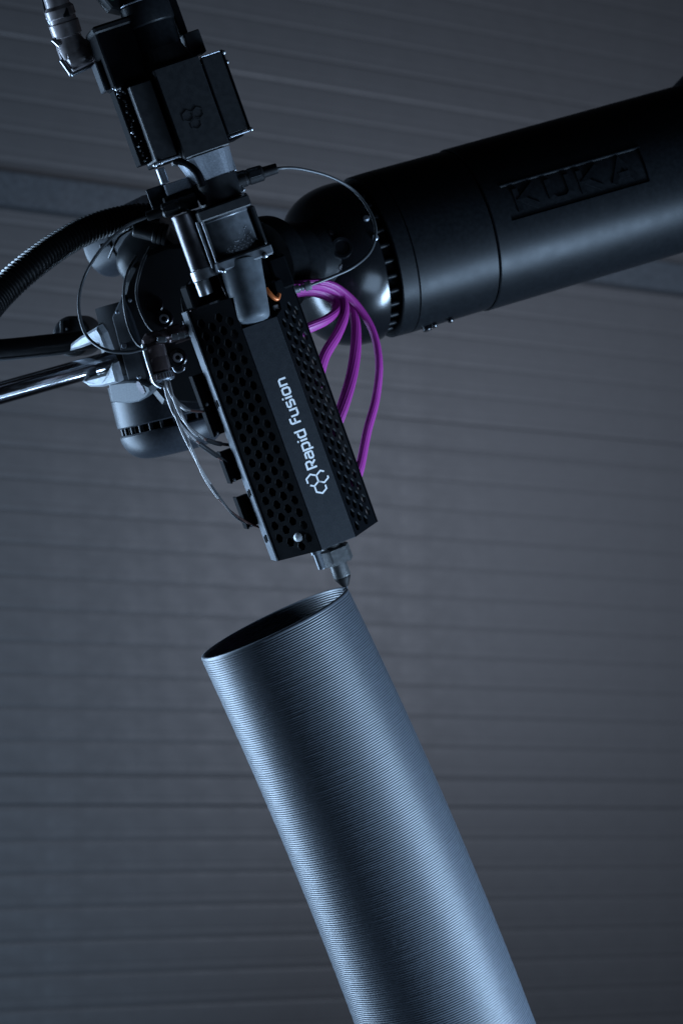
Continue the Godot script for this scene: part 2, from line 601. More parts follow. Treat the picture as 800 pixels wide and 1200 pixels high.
	# hump where the forearm meets the elbow, top right
	var hump := Shape.new()
	hump.turned(on.call(503, 96, 44.0), on.call(738, 96, 100.0), [Vector2(0.001, -10), Vector2(58, -10), Vector2(70, 5), Vector2(84, 60), Vector2(92, 150), Vector2(92, 235), Vector2(0.001, 235)], 64)
	part("elbow_housing", hump, M.robot_black, arm)
	# flange between the wrist and the tool
	var inv := arm.transform.affine_inverse()
	var fa := inv * spot(392, 296, 2.80) / MM
	var fb := inv * spot(300, 316, 2.685) / MM
	var fl := Shape.new()
	var fd := (fb - fa).length()
	fl.turned(fa, fb, [Vector2(0.001, 0), Vector2(46, 0), Vector2(46, fd * 0.42), Vector2(44, fd * 0.45), Vector2(44, fd * 0.5), Vector2(49, fd * 0.52), Vector2(49, fd * 0.8), Vector2(0.001, fd * 0.8)], 64)
	var flange := part("tool_flange", fl, M.robot_black, arm)
	var ad := Shape.new()
	ad.turned(fa, fb, [Vector2(0.001, fd * 0.8 + 0.4), Vector2(60, fd * 0.8 + 0.4), Vector2(62, fd * 0.8 + 2.4), Vector2(62, fd * 0.97), Vector2(60, fd), Vector2(0.001, fd)], 64)
	part("adapter_plate", ad, M.robot_black, arm)
	for k in 3:
		var bo := Shape.new()
		var aa := 0.4 + k * 0.5
		var y := (fb - fa).normalized()
		var zf := (inv.basis * cam_basis.z).normalized()
		zf = (zf - y * zf.dot(y)).normalized()
		var xf := y.cross(zf)
		var dirr := zf * cos(aa - 1.0) + xf * sin(aa - 1.0)
		bo.rod(fa + y * fd * 0.3 + dirr * 44.0, fa + y * fd * 0.3 + dirr * 47.5, 4.0, -1, 0.8, 14)
		part("bolt", bo, M.dark_steel, flange)

# ---------------------------------------------------------------- wrist housing at the left
# outline traced on a plane of its own inside a thing: places of the pixels in that plane's axes
func traced(inv: Transform3D, plane: Transform3D, pixels: Array) -> PackedVector2Array:
	var out := PackedVector2Array()
	var eye := inv * cam_at / MM
	var back := plane.affine_inverse()
	for q in pixels:
		var d := inv * spot(q[0], q[1], 1.0) / MM - eye
		var n := plane.basis.z
		var t := n.dot(plane.origin - eye) / n.dot(d)
		var p := back * (eye + d * t)
		out.append(Vector2(p.x, p.y))
	return out

func build_wrist_unit() -> void:
	var roll := Basis(Vector3.BACK, deg_to_rad(13.5)) * Basis(Vector3.RIGHT, deg_to_rad(4.0))
	var base := Transform3D(cam_basis * roll, spot(199, 488, 2.76))
	var o := thing("wrist_housing", "dark rounded robot wrist housing with a vented lower cap left of the extruder", "robot wrist", base)
	var inv := base.affine_inverse()
	var L := func(px: float, py: float, d: float) -> Vector3: return inv * spot(px, py, d) / MM
	# cap: barrel, slot with ribs, dished bottom
	var c := Shape.new()
	var dome := [Vector2(56, -10.5), Vector2(64.5, -10.5), Vector2(66, -12.5)]
	for k in 15:
		var f := k / 14.0
		dome.append(Vector2(0.001 + 66.0 - 66.0 * f * f * 0.02 if k == 0 else 0.001 + 66.0 * pow(cos(f * PI / 2.0), 0.42), -15.0 - 31.0 * pow(sin(f * PI / 2.0), 1.25)))
	c.lathe(dome, 96)
	part("cap", c, M.housing_grey, o)
	var b := Shape.new()
	b.lathe([Vector2(56, -1.5), Vector2(65, -1.5), Vector2(66.5, 0), Vector2(66.5, 33), Vector2(65.8, 33.8), Vector2(66.4, 34.6), Vector2(66.4, 52), Vector2(60, 54)], 96)
	part("barrel", b, M.housing_grey, o)
	var inner := Shape.new()
	inner.lathe([Vector2(0.001, -30), Vector2(58, -30), Vector2(58, 150), Vector2(0.001, 150)], 64)
	part("core", inner, M.deep_black, o)
	for k in 26:
		var a := TAU * k / 26.0
		var r := Shape.new()
		r.rod(Vector3(cos(a) * 61, -11, sin(a) * 61), Vector3(cos(a) * 61, -1, sin(a) * 61), 2.3, -1, 0.6, 12)
		part("slot_rib", r, M.housing_grey, o)
	# tall dark front body
	var body := Shape.new()
	var pts := PackedVector2Array()
	for q in [[143, 346], [147, 330], [156, 312], [172, 296], [196, 287], [246, 284], [262, 478], [190, 474], [172, 452]]:
		var p: Vector3 = L.call(q[0], q[1], 2.68)
		pts.append(Vector2(p.x, p.y))
	body.prism(pts, -10, 78, 6.0)
	var front := part("front_body", body, M.black_block, o)
	# pale bevelled flank
	var fk := Shape.new()
	fk.x = Transform3D(Basis(Vector3.UP, deg_to_rad(-32.0)), L.call(150, 400, 2.675))
	fk.prism(traced(inv, fk.x, [[130, 372], [142, 346], [150, 366], [177, 450], [170, 456], [152, 456]]), -16, 0, 3.0)
	part("flank", fk, M.housing_grey, o)
	var dk := Shape.new()
	var dp := PackedVector2Array()
	for q in [[112, 383], [131, 369], [154, 455], [128, 455]]:
		var p: Vector3 = L.call(q[0], q[1], 2.72)
		dp.append(Vector2(p.x, p.y))
	dk.prism(dp, -40, 30, 4.0)
	part("dark_web", dk, M.black_block, o)
	var fs := Shape.new()
	var fc: Vector3 = L.call(148, 405, 2.69)
	fs.rod(Vector3(fc.x, fc.y, fc.z - 6), Vector3(fc.x - 1.5, fc.y, fc.z + 17), 3.2)
	part("flank_screw", fs, M.brushed_alloy, o)
	# lobed lug over the barrel, turned to the left
	var tilt := Basis(Vector3.UP, deg_to_rad(-38.0)) * Basis(Vector3.RIGHT, deg_to_rad(14.0))
	var lug := Shape.new()
	lug.x = Transform3D(tilt, L.call(152, 458, 2.685))
	lug.prism(traced(inv, lug.x, [[127, 450], [150, 447], [163, 447], [175, 453], [177, 459], [172, 466], [163, 471], [152, 473], [131, 472]]), -30, 0, 2.0)
	var lg := part("lug", lug, M.pale_grey, o)
	var sl := Shape.new()
	sl.x = lug.x * Transform3D(Basis(), Vector3.ZERO)
	sl.prism(traced(inv, sl.x, [[160, 447], [163, 446], [168, 453], [171, 460], [169, 462], [165, 459], [161, 453]]), -0.5, 0.8, 0.3)
	part("slot_screw", sl, M.dark_steel, lg)
	# pale plate at the lower right, and socket screws
	var pl := Shape.new()
	var pp := PackedVector2Array()
	for q in [[206, 470], [235, 458], [258, 452], [262, 474], [240, 482], [222, 481]]:
		var p: Vector3 = L.call(q[0], q[1], 2.69)
		pp.append(Vector2(p.x, p.y))
	pl.prism(pp, 40, 76, 2.0)
	part("side_plate", pl, M.housing_grey, o)
	for q in [[192.5, 373.5, 1], [208.5, 419, 1], [181, 357.5, 0]]:
		var p: Vector3 = L.call(q[0], q[1], 2.675)
		var boss := Shape.new()
		boss.turned(Vector3(p.x, p.y, 76), Vector3(p.x, p.y, 90), [Vector2(11, 0), Vector2(11, 4), Vector2(10, 5), Vector2(8.4, 5), Vector2(8.4, 2.5), Vector2(0.001, 2.5)], 32)
		var bs := part("screw_boss", boss, M.robot_gloss, front)
		if q[2]:
			var hd := Shape.new()
			hd.turned(Vector3(p.x, p.y, 78), Vector3(p.x, p.y, 90), [Vector2(5.8, 0), Vector2(5.8, 4.6), Vector2(5.0, 5.4), Vector2(3.0, 5.4), Vector2(2.8, 2.4), Vector2(0.001, 2.2)], 28)
			var sck := part("socket_screw", hd, M.bright_steel, front)
			var hole := Shape.new()
			hole.turned(Vector3(p.x, p.y, 80), Vector3(p.x, p.y, 90), [Vector2(3.6, 0), Vector2(3.6, 3.2), Vector2(0.001, 3.3)], 6)
			part("socket", hole, M.deep_black, front)
	# rounded joint behind, upper left
	var j := Shape.new()
	var ja: Vector3 = L.call(121, 292, 2.86)
	var jb: Vector3 = L.call(196, 262, 2.80)
	j.turned(ja, jb, [Vector2(0.001, -6), Vector2(30, -6), Vector2(36, -2), Vector2(39, 6), Vector2(39, 42), Vector2(37, 44), Vector2(37, 47), Vector2(42, 50), Vector2(44, 90), Vector2(0.001, 92)], 64)
	part("rear_joint", j, M.housing_grey, o)
	var sh := Shape.new()
	sh.turned(L.call(148, 330, 2.76), L.call(205, 268, 2.74), [Vector2(0.001, 0), Vector2(10, 1.5), Vector2(20, 6), Vector2(28, 13), Vector2(34, 24), Vector2(37, 40), Vector2(37, 82), Vector2(0.001, 84)], 48)
	part("shoulder", sh, M.robot_black, o)
	var cl := Shape.new()
	var ca: Vector3 = L.call(118, 291, 2.80)
	cl.box(Vector3(ca.x, ca.y, ca.z - 8), Vector3(ca.x + 7, ca.y + 5, ca.z + 8))
	part("clip", cl, M.black_rubber, o)
	# clamp jaws that hold the rod
	var jt := Basis(Vector3.UP, deg_to_rad(-40.0)) * Basis(Vector3.RIGHT, deg_to_rad(10.0))
	var ju := Shape.new()
	ju.x = Transform3D(jt, L.call(105, 400, 2.675))
	ju.prism(traced(inv, ju.x, [[81, 412], [82, 404], [92, 396], [113, 383], [119, 392], [127, 413], [121, 413], [116, 404], [108, 403], [95, 408]]), -12, 0, 3.0)
	part("clamp_jaw", ju, M.cast_alloy, o)
	var jl := Shape.new()
	jl.x = Transform3D(jt, L.call(112, 445, 2.675))
	jl.prism(traced(inv, jl.x, [[90, 443], [98, 445], [126, 437], [130, 426], [132, 427], [138, 449], [120, 454], [104, 454]]), -12, 0, 3.0)
	part("clamp_jaw", jl, M.cast_alloy, o)
	# small fittings on the front body
	for q in [[138, 366, 2.66], [163, 442, 2.655], [231, 400, 2.66], [236, 452, 2.655], [152, 352, 2.67], [226, 346, 2.66]]:
		ball_screw(o, "small_screw", M.brushed_alloy, L.call(q[0], q[1], q[2]), Vector3(-0.2, 0, 1), 2.6)
	var cres := Shape.new()
	cres.sweep(curve([L.call(203, 430, 2.655), L.call(205, 434, 2.655), L.call(209, 436, 2.655), L.call(214, 434, 2.655), L.call(216, 430, 2.655)], 8), circle(10), same(1.5, 33))
	part("bright_clip", cres, M.bright_steel, o)
	for q in [[[160, 300, 2.69], [150, 318, 2.67], [145, 345, 2.665], [150, 380, 2.66], [162, 404, 2.64], [178, 408, 2.62]], [[176, 290, 2.68], [166, 312, 2.66], [160, 345, 2.66], [170, 376, 2.65], [186, 394, 2.62], [200, 398, 2.60]], [[222, 330, 2.66], [214, 348, 2.65], [216, 366, 2.64], [224, 380, 2.62]]]:
		var list := []
		for z in q:
			list.append(L.call(z[0], z[1], z[2]))
		var path := curve(list, 10)
		var wire := Shape.new()
		wire.sweep(path, circle(10), same(1.7, path.size()))
		part("wire", wire, M.grey_jacket, o)
	for q in [[221, 378, 2.64, 7.0], [228, 366, 2.64, 5.0], [214, 392, 2.63, 5.5]]:
		var bx: Vector3 = L.call(q[0], q[1], q[2])
		var fit := Shape.new()
		fit.box(bx - Vector3(q[3], 4, 4), bx + Vector3(q[3], 4, 4), 1.2)
		part("fitting", fit, M.flange_alloy if q[3] > 6.0 else M.bronze_metal, o)
	# link behind the extruder to the tool flange
	var lk := Shape.new()
	lk.rod(L.call(215, 330, 2.84), L.call(330, 305, 2.80), 40)
	part("link", lk, M.robot_black, o)

# ---------------------------------------------------------------- printed tube
func build_tube() -> void:
	# centre line in the picture plane of the camera, top ring first; bends gently towards upright further down
	var top := Vector3((322.0 - 400.0), -(731.0 - 600.0), 0) / FOCAL * 2.6 * 1000.0
	var base := Transform3D(cam_basis, cam_at + cam_basis * Vector3(0, 0, -2.6))
	var o := thing("printed_tube", "grey-blue plastic tube of fine printed layers, leaning below the nozzle", "tube", base)
	var h := 2.76
	var layers := 268
	var segs := 168
	var prof := [[0.0, -0.66], [0.16, -0.16], [0.5, 0.0], [0.84, -0.16], [1.0, -0.66]]
	var v := PackedVector3Array()
	var n := PackedVector3Array()
	var idx := PackedInt32Array()
	var p := top
	var wall := 5.5
	var centres := []
	var frames := []
	for k in layers + 1:
		var s := k * h
		var ang := deg_to_rad(25.3 - 5.4 * minf(s / 560.0, 1.3))
		var tilt := deg_to_rad(5.2)
		var up := Vector3(-sin(ang) * cos(tilt), cos(ang) * cos(tilt), sin(tilt))
		var sx := Vector3(cos(ang), sin(ang), 0)
		centres.append(p)
		frames.append([sx, up, sx.cross(up)])
		p -= up * h
	for k in layers:
		var jit := rng.randf_range(-0.09, 0.09)
		var off := rng.randf() * TAU
		for q in 5:
			var f: float = prof[q][0]
			var c: Vector3 = centres[k].lerp(centres[k + 1], f)
			var fr: Array = frames[k]
			var s := (k + f) * h
			var R: float = 95.2 + s / 560.0 * 6.5 + prof[q][1] + jit
			var slope := [1.2, 0.45, 0.0, -0.45, -1.2][q] as float
			for j in segs:
				var a := TAU * j / segs
				var d: Vector3 = fr[0] * cos(a) + fr[2] * sin(a)
				var rr := R + 0.08 * sin(a * 3.0 + off) + 0.05 * sin(a * 17.0 + off * 3.0)
				v.append((c + d * rr) * MM)
				n.append((d + fr[1] * slope).normalized())
	for r in layers * 5 - 1:
		for j in segs:
			var a := r * segs + j
			var b := r * segs + (j + 1) % segs
			var c := a + segs
			var d := b + segs
			idx.append_array([a, b, c, b, d, c])
	var arr := []
	arr.resize(Mesh.ARRAY_MAX)
	arr[Mesh.ARRAY_VERTEX] = v
	arr[Mesh.ARRAY_NORMAL] = n
	arr[Mesh.ARRAY_INDEX] = idx
	# clockwise check on the first triangle
	var g := (v[idx[1]] - v[idx[0]]).cross(v[idx[2]] - v[idx[0]])
	if g.dot(n[idx[0]]) > 0.0:
		for i in range(0, idx.size(), 3):
			var t := idx[i + 1]
			idx[i + 1] = idx[i + 2]
			idx[i + 2] = t
		arr[Mesh.ARRAY_INDEX] = idx
	var m := ArrayMesh.new()
	m.add_surface_from_arrays(Mesh.PRIMITIVE_TRIANGLES, arr)
	var outer := MeshInstance3D.new()
	outer.name = "layered_wall"
	outer.mesh = m
	outer.material_override = M.tube_plastic
	o.add_child(outer)
	# inside of the tube, layered too, with the rounded top bead
	var s2 := Shape.new()
	for k in layers:
		var fr: Array = frames[k]
		for q in 2:
			var f0: float = q * 0.5
			var c0: Vector3 = centres[k].lerp(centres[k + 1], f0)
			var c1: Vector3 = centres[k].lerp(centres[k + 1], f0 + 0.5)
			var r0 := 95.2 - wall + (k + f0) * h / 560.0 * 6.5 + (0.6 if q == 0 else 0.0)
			var r1 := 95.2 - wall + (k + f0 + 0.5) * h / 560.0 * 6.5 + (0.0 if q == 0 else 0.6)
			if k > 40 and q == 0:
				continue
			if k > 40:
				c0 = centres[k]
				c1 = centres[k + 1]
			for j in 96:
				var a := TAU * j / 96
				var b := TAU * (j + 1) / 96
				var da: Vector3 = fr[0] * cos(a) + fr[2] * sin(a)
				var db: Vector3 = fr[0] * cos(b) + fr[2] * sin(b)
				var up: Vector3 = fr[1] * (0.6 if q == 1 else -0.6)
				s2.quad(c0 + da * r0, c0 + db * r0, c1 + db * r1, c1 + da * r1, -da + up, -db + up, -db + up, -da + up)
	part("inner_wall", s2, M.tube_plastic, o)
	var s3 := Shape.new()
	var ring := PackedVector3Array()
	var fr0: Array = frames[0]
	for j in 145:
		var a := TAU * j / 144
		ring.append(top + (fr0[0] * cos(a) + fr0[2] * sin(a)) * (95.2 - wall / 2.0) - fr0[1] * 0.6)
	s3.sweep(ring, circle(12, 1.0, 1.0), same(2.7, 145), true, fr0[1])
	part("top_bead", s3, M.tube_plastic, o)

# ---------------------------------------------------------------- extruder
var ex_frame: Transform3D

func extruder_frame() -> Transform3D:
	var roll := deg_to_rad(19.7)
	var tau := deg_to_rad(7.0)
	var psi := deg_to_rad(13.5)
	var up := Vector3(-sin(roll), cos(roll), 0) * cos(tau) + Vector3(0, 0, 1) * sin(tau)
	var x0 := Vector3(cos(roll), sin(roll), 0)
	var z0 := x0.cross(up)
	var z := z0 * cos(psi) + x0 * sin(psi)
	var x := x0 * cos(psi) - z0 * sin(psi)
	return Transform3D(cam_basis * Basis(x, up, z), spot(404, 687, 2.6))

func hex_panel(s: Shape, w: float, y0: float, y1: float, thick: float, hole_lo: float, hole_hi: float, skip_rows: Array, edges: Shape, outline := PackedVector2Array()) -> void:
	# flat sheet in x 0..w, y y0..y1, z 0 (front) to -thick, with hexagonal holes on a staggered grid
	var p := 15.5
	var cw := p * 0.8660254
	var rect := PackedVector2Array([Vector2(0, y0), Vector2(w, y0), Vector2(w, y1), Vector2(0, y1)])
	if outline.size():
		rect = outline
	var rc := p / sqrt(3.0)
	var rh := 5.9
	var x_start := (w - cw * 3.0) / 2.0
	for i in range(-1, 6):
		for j in range(-2, int((y1 - y0) / p) + 3):
			var c := Vector2(x_start + i * cw, y0 + 10.0 + j * p + (p / 2.0 if posmod(i, 2) else 0.0))
			var cell := PackedVector2Array()
			var hole := PackedVector2Array()
			for k in 6:
				var d := Vector2(cos(k * PI / 3.0), sin(k * PI / 3.0))
				cell.append(c + d * rc)
				hole.append(c + d * rh)
			var open := c.x > 6.5 and c.x < w - 6.5 and c.y > hole_lo and c.y < hole_hi
			for q in skip_rows:
				if c.distance_to(q) < 8.0:
					open = false
			var pieces := []
			if open:
				for k in 6:
					var l := (k + 1) % 6
					pieces.append(PackedVector2Array([cell[k], cell[l], hole[l], hole[k]]))
					var mid: Vector2 = (hole[k] + hole[l]) / 2.0 - c
					edges.flat([Vector3(hole[k].x, hole[k].y, 0), Vector3(hole[l].x, hole[l].y, 0), Vector3(hole[l].x, hole[l].y, -thick), Vector3(hole[k].x, hole[k].y, -thick)], Vector3(-mid.x, -mid.y, 0))
			else:
				pieces.append(cell)
			for pc in pieces:
				for cut in Geometry2D.intersect_polygons(pc, rect):
					var f := []
					var bk := []
					for q in cut:
						f.append(Vector3(q.x, q.y, 0))
						bk.append(Vector3(q.x, q.y, -thick))
					s.flat(f, Vector3.BACK)
					s.flat(bk, Vector3.FORWARD)
	var rn := rect.size()
	for k in rn:
		var a: Vector2 = rect[k]
		var b: Vector2 = rect[(k + 1) % rn]
		s.flat([Vector3(a.x, a.y, 0), Vector3(b.x, b.y, 0), Vector3(b.x, b.y, -thick), Vector3(a.x, a.y, -thick)], Vector3(b.y - a.y, a.x - b.x, 0))

func hexagon(c: Vector2, r: float, turn: float) -> Array:
	var o := []
	for k in 6:
		o.append(c + Vector2(cos(turn + k * PI / 3.0), sin(turn + k * PI / 3.0)) * r)
	return o

func cyl(parent: Node3D, called: String, m: Material, cx: float, cz: float, prof: Array, segs := 48) -> MeshInstance3D:
	var s := Shape.new()
	s.x = Transform3D(Basis(), Vector3(cx, 0, cz))
	s.lathe(prof, segs)
	return part(called, s, m, parent)

func boxed(parent: Node3D, called: String, m: Material, lo: Vector3, hi: Vector3, e := 1.0) -> MeshInstance3D:
	var s := Shape.new()
	s.box(lo, hi, e)
	return part(called, s, m, parent)

func ball_screw(parent: Node3D, called: String, m: Material, at: Vector3, towards: Vector3, r: float) -> MeshInstance3D:
	var s := Shape.new()
	s.turned(at, at + towards, [Vector2(r, -2.0), Vector2(r, 0.4), Vector2(r * 0.85, r * 0.55), Vector2(r * 0.5, r * 0.8), Vector2(0.001, r * 0.9)], 20)
	return part(called, s, m, parent)

func build_extruder() -> void:
	ex_frame = extruder_frame()
	var o := thing("print_extruder", "tall black pellet extruder head with perforated cover and white lettering, pointing down at the tube", "extruder", ex_frame)
	# nozzle and nut
	var nz := cyl(o, "nozzle", M.nut_steel, 1.0, 0.0, [Vector2(9.2, 11.4), Vector2(10.2, 12.0), Vector2(10.4, 12.8), Vector2(10.4, 31)], 40)
	cyl(nz, "tip", M.burnt_steel, 1.0, 0.0, [Vector2(0.001, -0.4), Vector2(3.4, -0.4), Vector2(4.2, 0.6), Vector2(9.4, 9.6), Vector2(9.4, 11.6)], 32)
	var drip := Shape.new()
	drip.sweep(curve([Vector3(1, 1.0, 0), Vector3(0.6, -1.4, 0.6), Vector3(-0.6, -3.2, 1.5), Vector3(-4.0, -4.2, 2.6)], 8), circle(12), same(1.9, 25))
	part("soft_bead", drip, M.tube_plastic, nz)
	var nut := Shape.new()
	nut.x = Transform3D(Basis(Vector3.RIGHT, -PI / 2.0), Vector3(1.0, 0, 0))
	nut.prism(PackedVector2Array(hexagon(Vector2.ZERO, 21.0, 0.12)), 29, 49, 2.2)
	part("hex_nut", nut, M.nut_steel, o)
	cyl(o, "neck", M.nut_steel, 1.0, 0.0, [Vector2(15.5, 47.5), Vector2(15.5, 70)], 40)
	var st := cyl(o, "sensor_stud", M.flange_alloy, -22.0, 15.0, [Vector2(0.001, 31), Vector2(3.8, 31), Vector2(4.5, 32), Vector2(4.5, 50), Vector2(6.5, 50.5), Vector2(6.5, 55), Vector2(3, 56), Vector2(3, 62)], 28)
	cyl(o, "heated_barrel", M.deep_black, 0.0, 0.0, [Vector2(0.001, 58), Vector2(26, 58), Vector2(26, 372), Vector2(0.001, 372)], 48)
	# perforated cover
	var bar := Shape.new()
	bar.box(Vector3(-21.5, 56, 42.5), Vector3(21.5, 325, 45), 0.6)
	var cover := part("cover", bar, M.satin_bar, o)
	var lp := Shape.new()
	var fold := deg_to_rad(50.0)
	# left sheet: x runs from its outer edge to the bar
	lp.x = Transform3D(Basis(Vector3(cos(fold), 0, sin(fold)), Vector3.UP, Vector3(-sin(fold), 0, cos(fold))), Vector3(-21.9 - 64.4 * cos(fold), 0, 44.6 - 64.4 * sin(fold)))
	var le := Shape.new()
	le.x = lp.x
	hex_panel(lp, 64.4, 56, 362, 2.0, 62, 346, [Vector2(17, 66), Vector2(32, 79)], le)
	part("perforated_sheet", lp, M.black_sheet, cover)
	part("hole_edges", le, M.cut_edge, cover)
	var rp := Shape.new()
	rp.x = Transform3D(Basis(Vector3(cos(fold), 0, -sin(fold)), Vector3.UP, Vector3(sin(fold), 0, cos(fold))), Vector3(21.9, 0, 44.6))
	var re := Shape.new()
	re.x = rp.x
	hex_panel(rp, 64.4, 56, 362, 2.0, 62, 334, [Vector2(12, 332)], re, PackedVector2Array([Vector2(0, 56), Vector2(64.4, 56), Vector2(64.4, 362), Vector2(24, 362), Vector2(17, 330), Vector2(0, 325)]))
	part("perforated_sheet", rp, M.black_sheet, cover)
	part("hole_edges", re, M.cut_edge, cover)
	# dark inner guards that close the cover behind the sheets
	boxed(o, "rear_plate", M.deep_black, Vector3(-60, 60, -36), Vector3(60, 360, -32))
	var floor_ := Shape.new()
	floor_.x = Transform3D(Basis(Vector3.RIGHT, PI / 2.0), Vector3(0, 61.5, 0))
	floor_.prism(PackedVector2Array([Vector2(-61, -35), Vector2(61, -35), Vector2(61, -7), Vector2(20, 41), Vector2(-20, 41), Vector2(-61, -7)]), 0, 2.5)
	part("bottom_guard", floor_, M.deep_black, o)
	boxed(cover, "side_flange", M.flange_alloy, Vector3(-65.2, 56, -34), Vector3(-63.4, 364, -4.4), 0.5)
	boxed(cover, "side_flange", M.black_sheet, Vector3(63.4, 56, -34), Vector3(65.2, 362, -4.4), 0.5)
	for y in [85.0, 142.0, 252.0]:
		for z in [-13.0, -22.0]:
			boxed(cover, "flange_clip", M.deep_black, Vector3(-66.4, y - 4 + (z + 13) * 0.25, z - 2.6), Vector3(-65.1, y + 4 + (z + 13) * 0.25, z + 2.6), 0.4)
	# white lettering on the bar
	write_on_bar(cover)
	ball_screw(cover, "rivet", M.white_plastic, Vector3(-38.2, 77.5, 26.3), Vector3(-sin(fold), 0, cos(fold)), 5.4)
	# heater terminals on the left
	for y in [[252.0, 290.0], [216.0, 253.0], [158.0, 196.0], [101.0, 139.0]]:
		var tb := boxed(o, "heater_terminal", M.deep_black, Vector3(-77, y[0], -52), Vector3(-62, y[1], -36), 1.5)
		ball_screw(tb, "screw", M.bright_steel, Vector3(-73.5, y[0] + 2.0, -36), Vector3.BACK, 2.3)
		boxed(tb, "lip", M.deep_black, Vector3(-79, y[0] - 1, -54), Vector3(-76.5, y[1] + 1, -34), 0.6)
	# throat boot
	var bt := Shape.new()
	bt.turned(Vector3(5.5, 395, 30), Vector3(-5, 322, 44), [Vector2(0.001, 0), Vector2(24.6, 0), Vector2(24.6, 2), Vector2(24.0, 6), Vector2(21.6, 36), Vector2(19.6, 58), Vector2(19.0, 63), Vector2(17.8, 66.4), Vector2(15.2, 68.8), Vector2(10, 70.2), Vector2(0.001, 71)], 56)
	part("feed_boot", bt, M.boot_rubber, o)
	# hopper between two flanges
	var lf := Shape.new()
	lf.box(Vector3(-25, 392.5, 4), Vector3(42, 405, 52), 2.0)
	var lower := part("lower_flange", lf, M.smoke_grey, o)
	ball_screw(lower, "screw", M.bright_steel, Vector3(31, 394, 52), Vector3.BACK, 3.2)
	ball_screw(lower, "screw", M.bright_steel, Vector3(-20, 393, 52), Vector3.BACK, 2.4)
	ball_screw(lower, "screw", M.bright_steel, Vector3(-23, 395, 50), Vector3.BACK, 2.4)
	boxed(o, "upper_flange", M.black_block, Vector3(-25, 452.5, 2), Vector3(37, 465, 50), 1.5)
	hopper(o)
	boxed(o, "hopper_post", M.black_block, Vector3(38.4, 405, 10), Vector3(43.5, 452, 34), 2.0)
	# tie rods and the steel sleeve at the left of the hopper
	for x in [[-26.5, 34.0], [-21.5, 40.0]]:
		var r := Shape.new()
		r.rod(Vector3(x[0], 400, x[1]), Vector3(x[0], 455, x[1]), 1.7)
		part("tie_rod", r, M.bright_steel, o)
	cyl(o, "steel_sleeve", M.dark_steel, -33.5, 14.0, [Vector2(0.001, 404), Vector2(14.5, 404), Vector2(14.5, 466), Vector2(15, 467), Vector2(15, 469), Vector2(0.001, 469)])
	cyl(o, "sleeve_collar", M.bright_steel, -33.5, 14.0, [Vector2(0.001, 391.5), Vector2(15.2, 391.5), Vector2(15.9, 392.2), Vector2(15.9, 403), Vector2(15.2, 403.6), Vector2(0.001, 403.6)])
	cyl(o, "sleeve_foot", M.bright_steel, -40.0, 14.0, [Vector2(0.001, 374), Vector2(8, 374), Vector2(8.6, 375), Vector2(8.6, 391), Vector2(0.001, 391)], 32)
	boxed(o, "throat_block", M.deep_black, Vector3(-58, 364, -30), Vector3(56, 392, 6), 2.0)
	boxed(o, "corner_block", M.black_sheet, Vector3(42, 350, -10), Vector3(63, 388, 12), 2.0)
	var lead := Shape.new()
	lead.rod(Vector3(-22, 392, 24), Vector3(-20, 352, 24), 1.0)
	part("lead", lead, M.dark_steel, o)
	boxed(o, "white_clip", M.white_plastic, Vector3(-25, 352, 22), Vector3(-18, 357, 27), 0.8)
	var heat := Shape.new()
	heat.sweep(curve([Vector3(24, 358, 30), Vector3(26, 351, 32), Vector3(29, 345, 32), Vector3(33, 343, 30), Vector3(37, 347, 26)], 8), circle(10), same(2.8, 33))
	part("orange_lead", heat, M.copper, o)
	boxed(o, "white_clip", M.white_plastic, Vector3(26, 331, 22), Vector3(33, 337, 27), 0.8)
	var arc := Shape.new()
	arc.sweep(curve([Vector3(-25, 352, 22), Vector3(-28, 345, 22), Vector3(-34, 341, 20)], 8), circle(8), same(0.8, 17))
	part("orange_lead", arc, M.copper, o)
	# gearbox neck
	cyl(o, "collar", M.black_block, 14.6, 16.0, [Vector2(0.001, 466), Vector2(24.5, 466), Vector2(26, 468), Vector2(26, 495), Vector2(0.001, 497)])
	var ad := Shape.new()
	var ring0 := []
	var ring1 := []
	for k in 32:
		var a := TAU * k / 32.0
		var d := Vector3(cos(a), 0, sin(a))
		var m := 1.0 / maxf(absf(cos(a)), absf(sin(a)))
		ring1.append(Vector3(11.2, 523.5, 16) + d * minf(27.7 * m, 33.5))
		ring0.append(Vector3(14.0, 495.5, 16) + d * 25.5)
	for k in 32:
		var l := (k + 1) % 32
		ad.flat([ring0[k], ring0[l], ring1[l], ring1[k]], ring0[k] - Vector3(14, 495.5, 16))
	part("cone_adapter", ad, M.brushed_alloy, o)
	boxed(o, "bright_tab", M.brushed_alloy, Vector3(34, 496, -6), Vector3(46, 520, 2), 1.0)
	boxed(o, "clear_bracket", M.housing_grey, Vector3(-61, 484, -8), Vector3(-37, 509, -4), 0.8)
	boxed(o, "bright_plate", M.brushed_alloy, Vector3(-42, 494, -2), Vector3(4, 507, 10), 0.8)
	boxed(o, "black_plate", M.black_block, Vector3(-48, 478, -8), Vector3(2, 494, 8), 1.0)
	var tubelet := Shape.new()
	tubelet.sweep(curve([Vector3(-24, 528, 24), Vector3(-14, 520, 34), Vector3(-8, 506, 40), Vector3(-7, 490, 40)], 8), circle(14), same(4.2, 25))
	part("breather_hose", tubelet, M.deep_black, o)
	var bolt_ := Shape.new()
	bolt_.rod(Vector3(-41, 508, 14), Vector3(-41, 526, 14), 5.0)
	part("jack_screw", bolt_, M.brushed_alloy, o)
	# motor
	var mb := Shape.new()
	mb.box(Vector3(-16.5, 524.5, -34), Vector3(38.2, 630, 44), 1.6)
	var motor := part("motor", mb, M.black_block, o)
	var flatz := func(p: Vector2, z: float) -> Vector3: return Vector3(p.x, p.y, 44.0 + z)
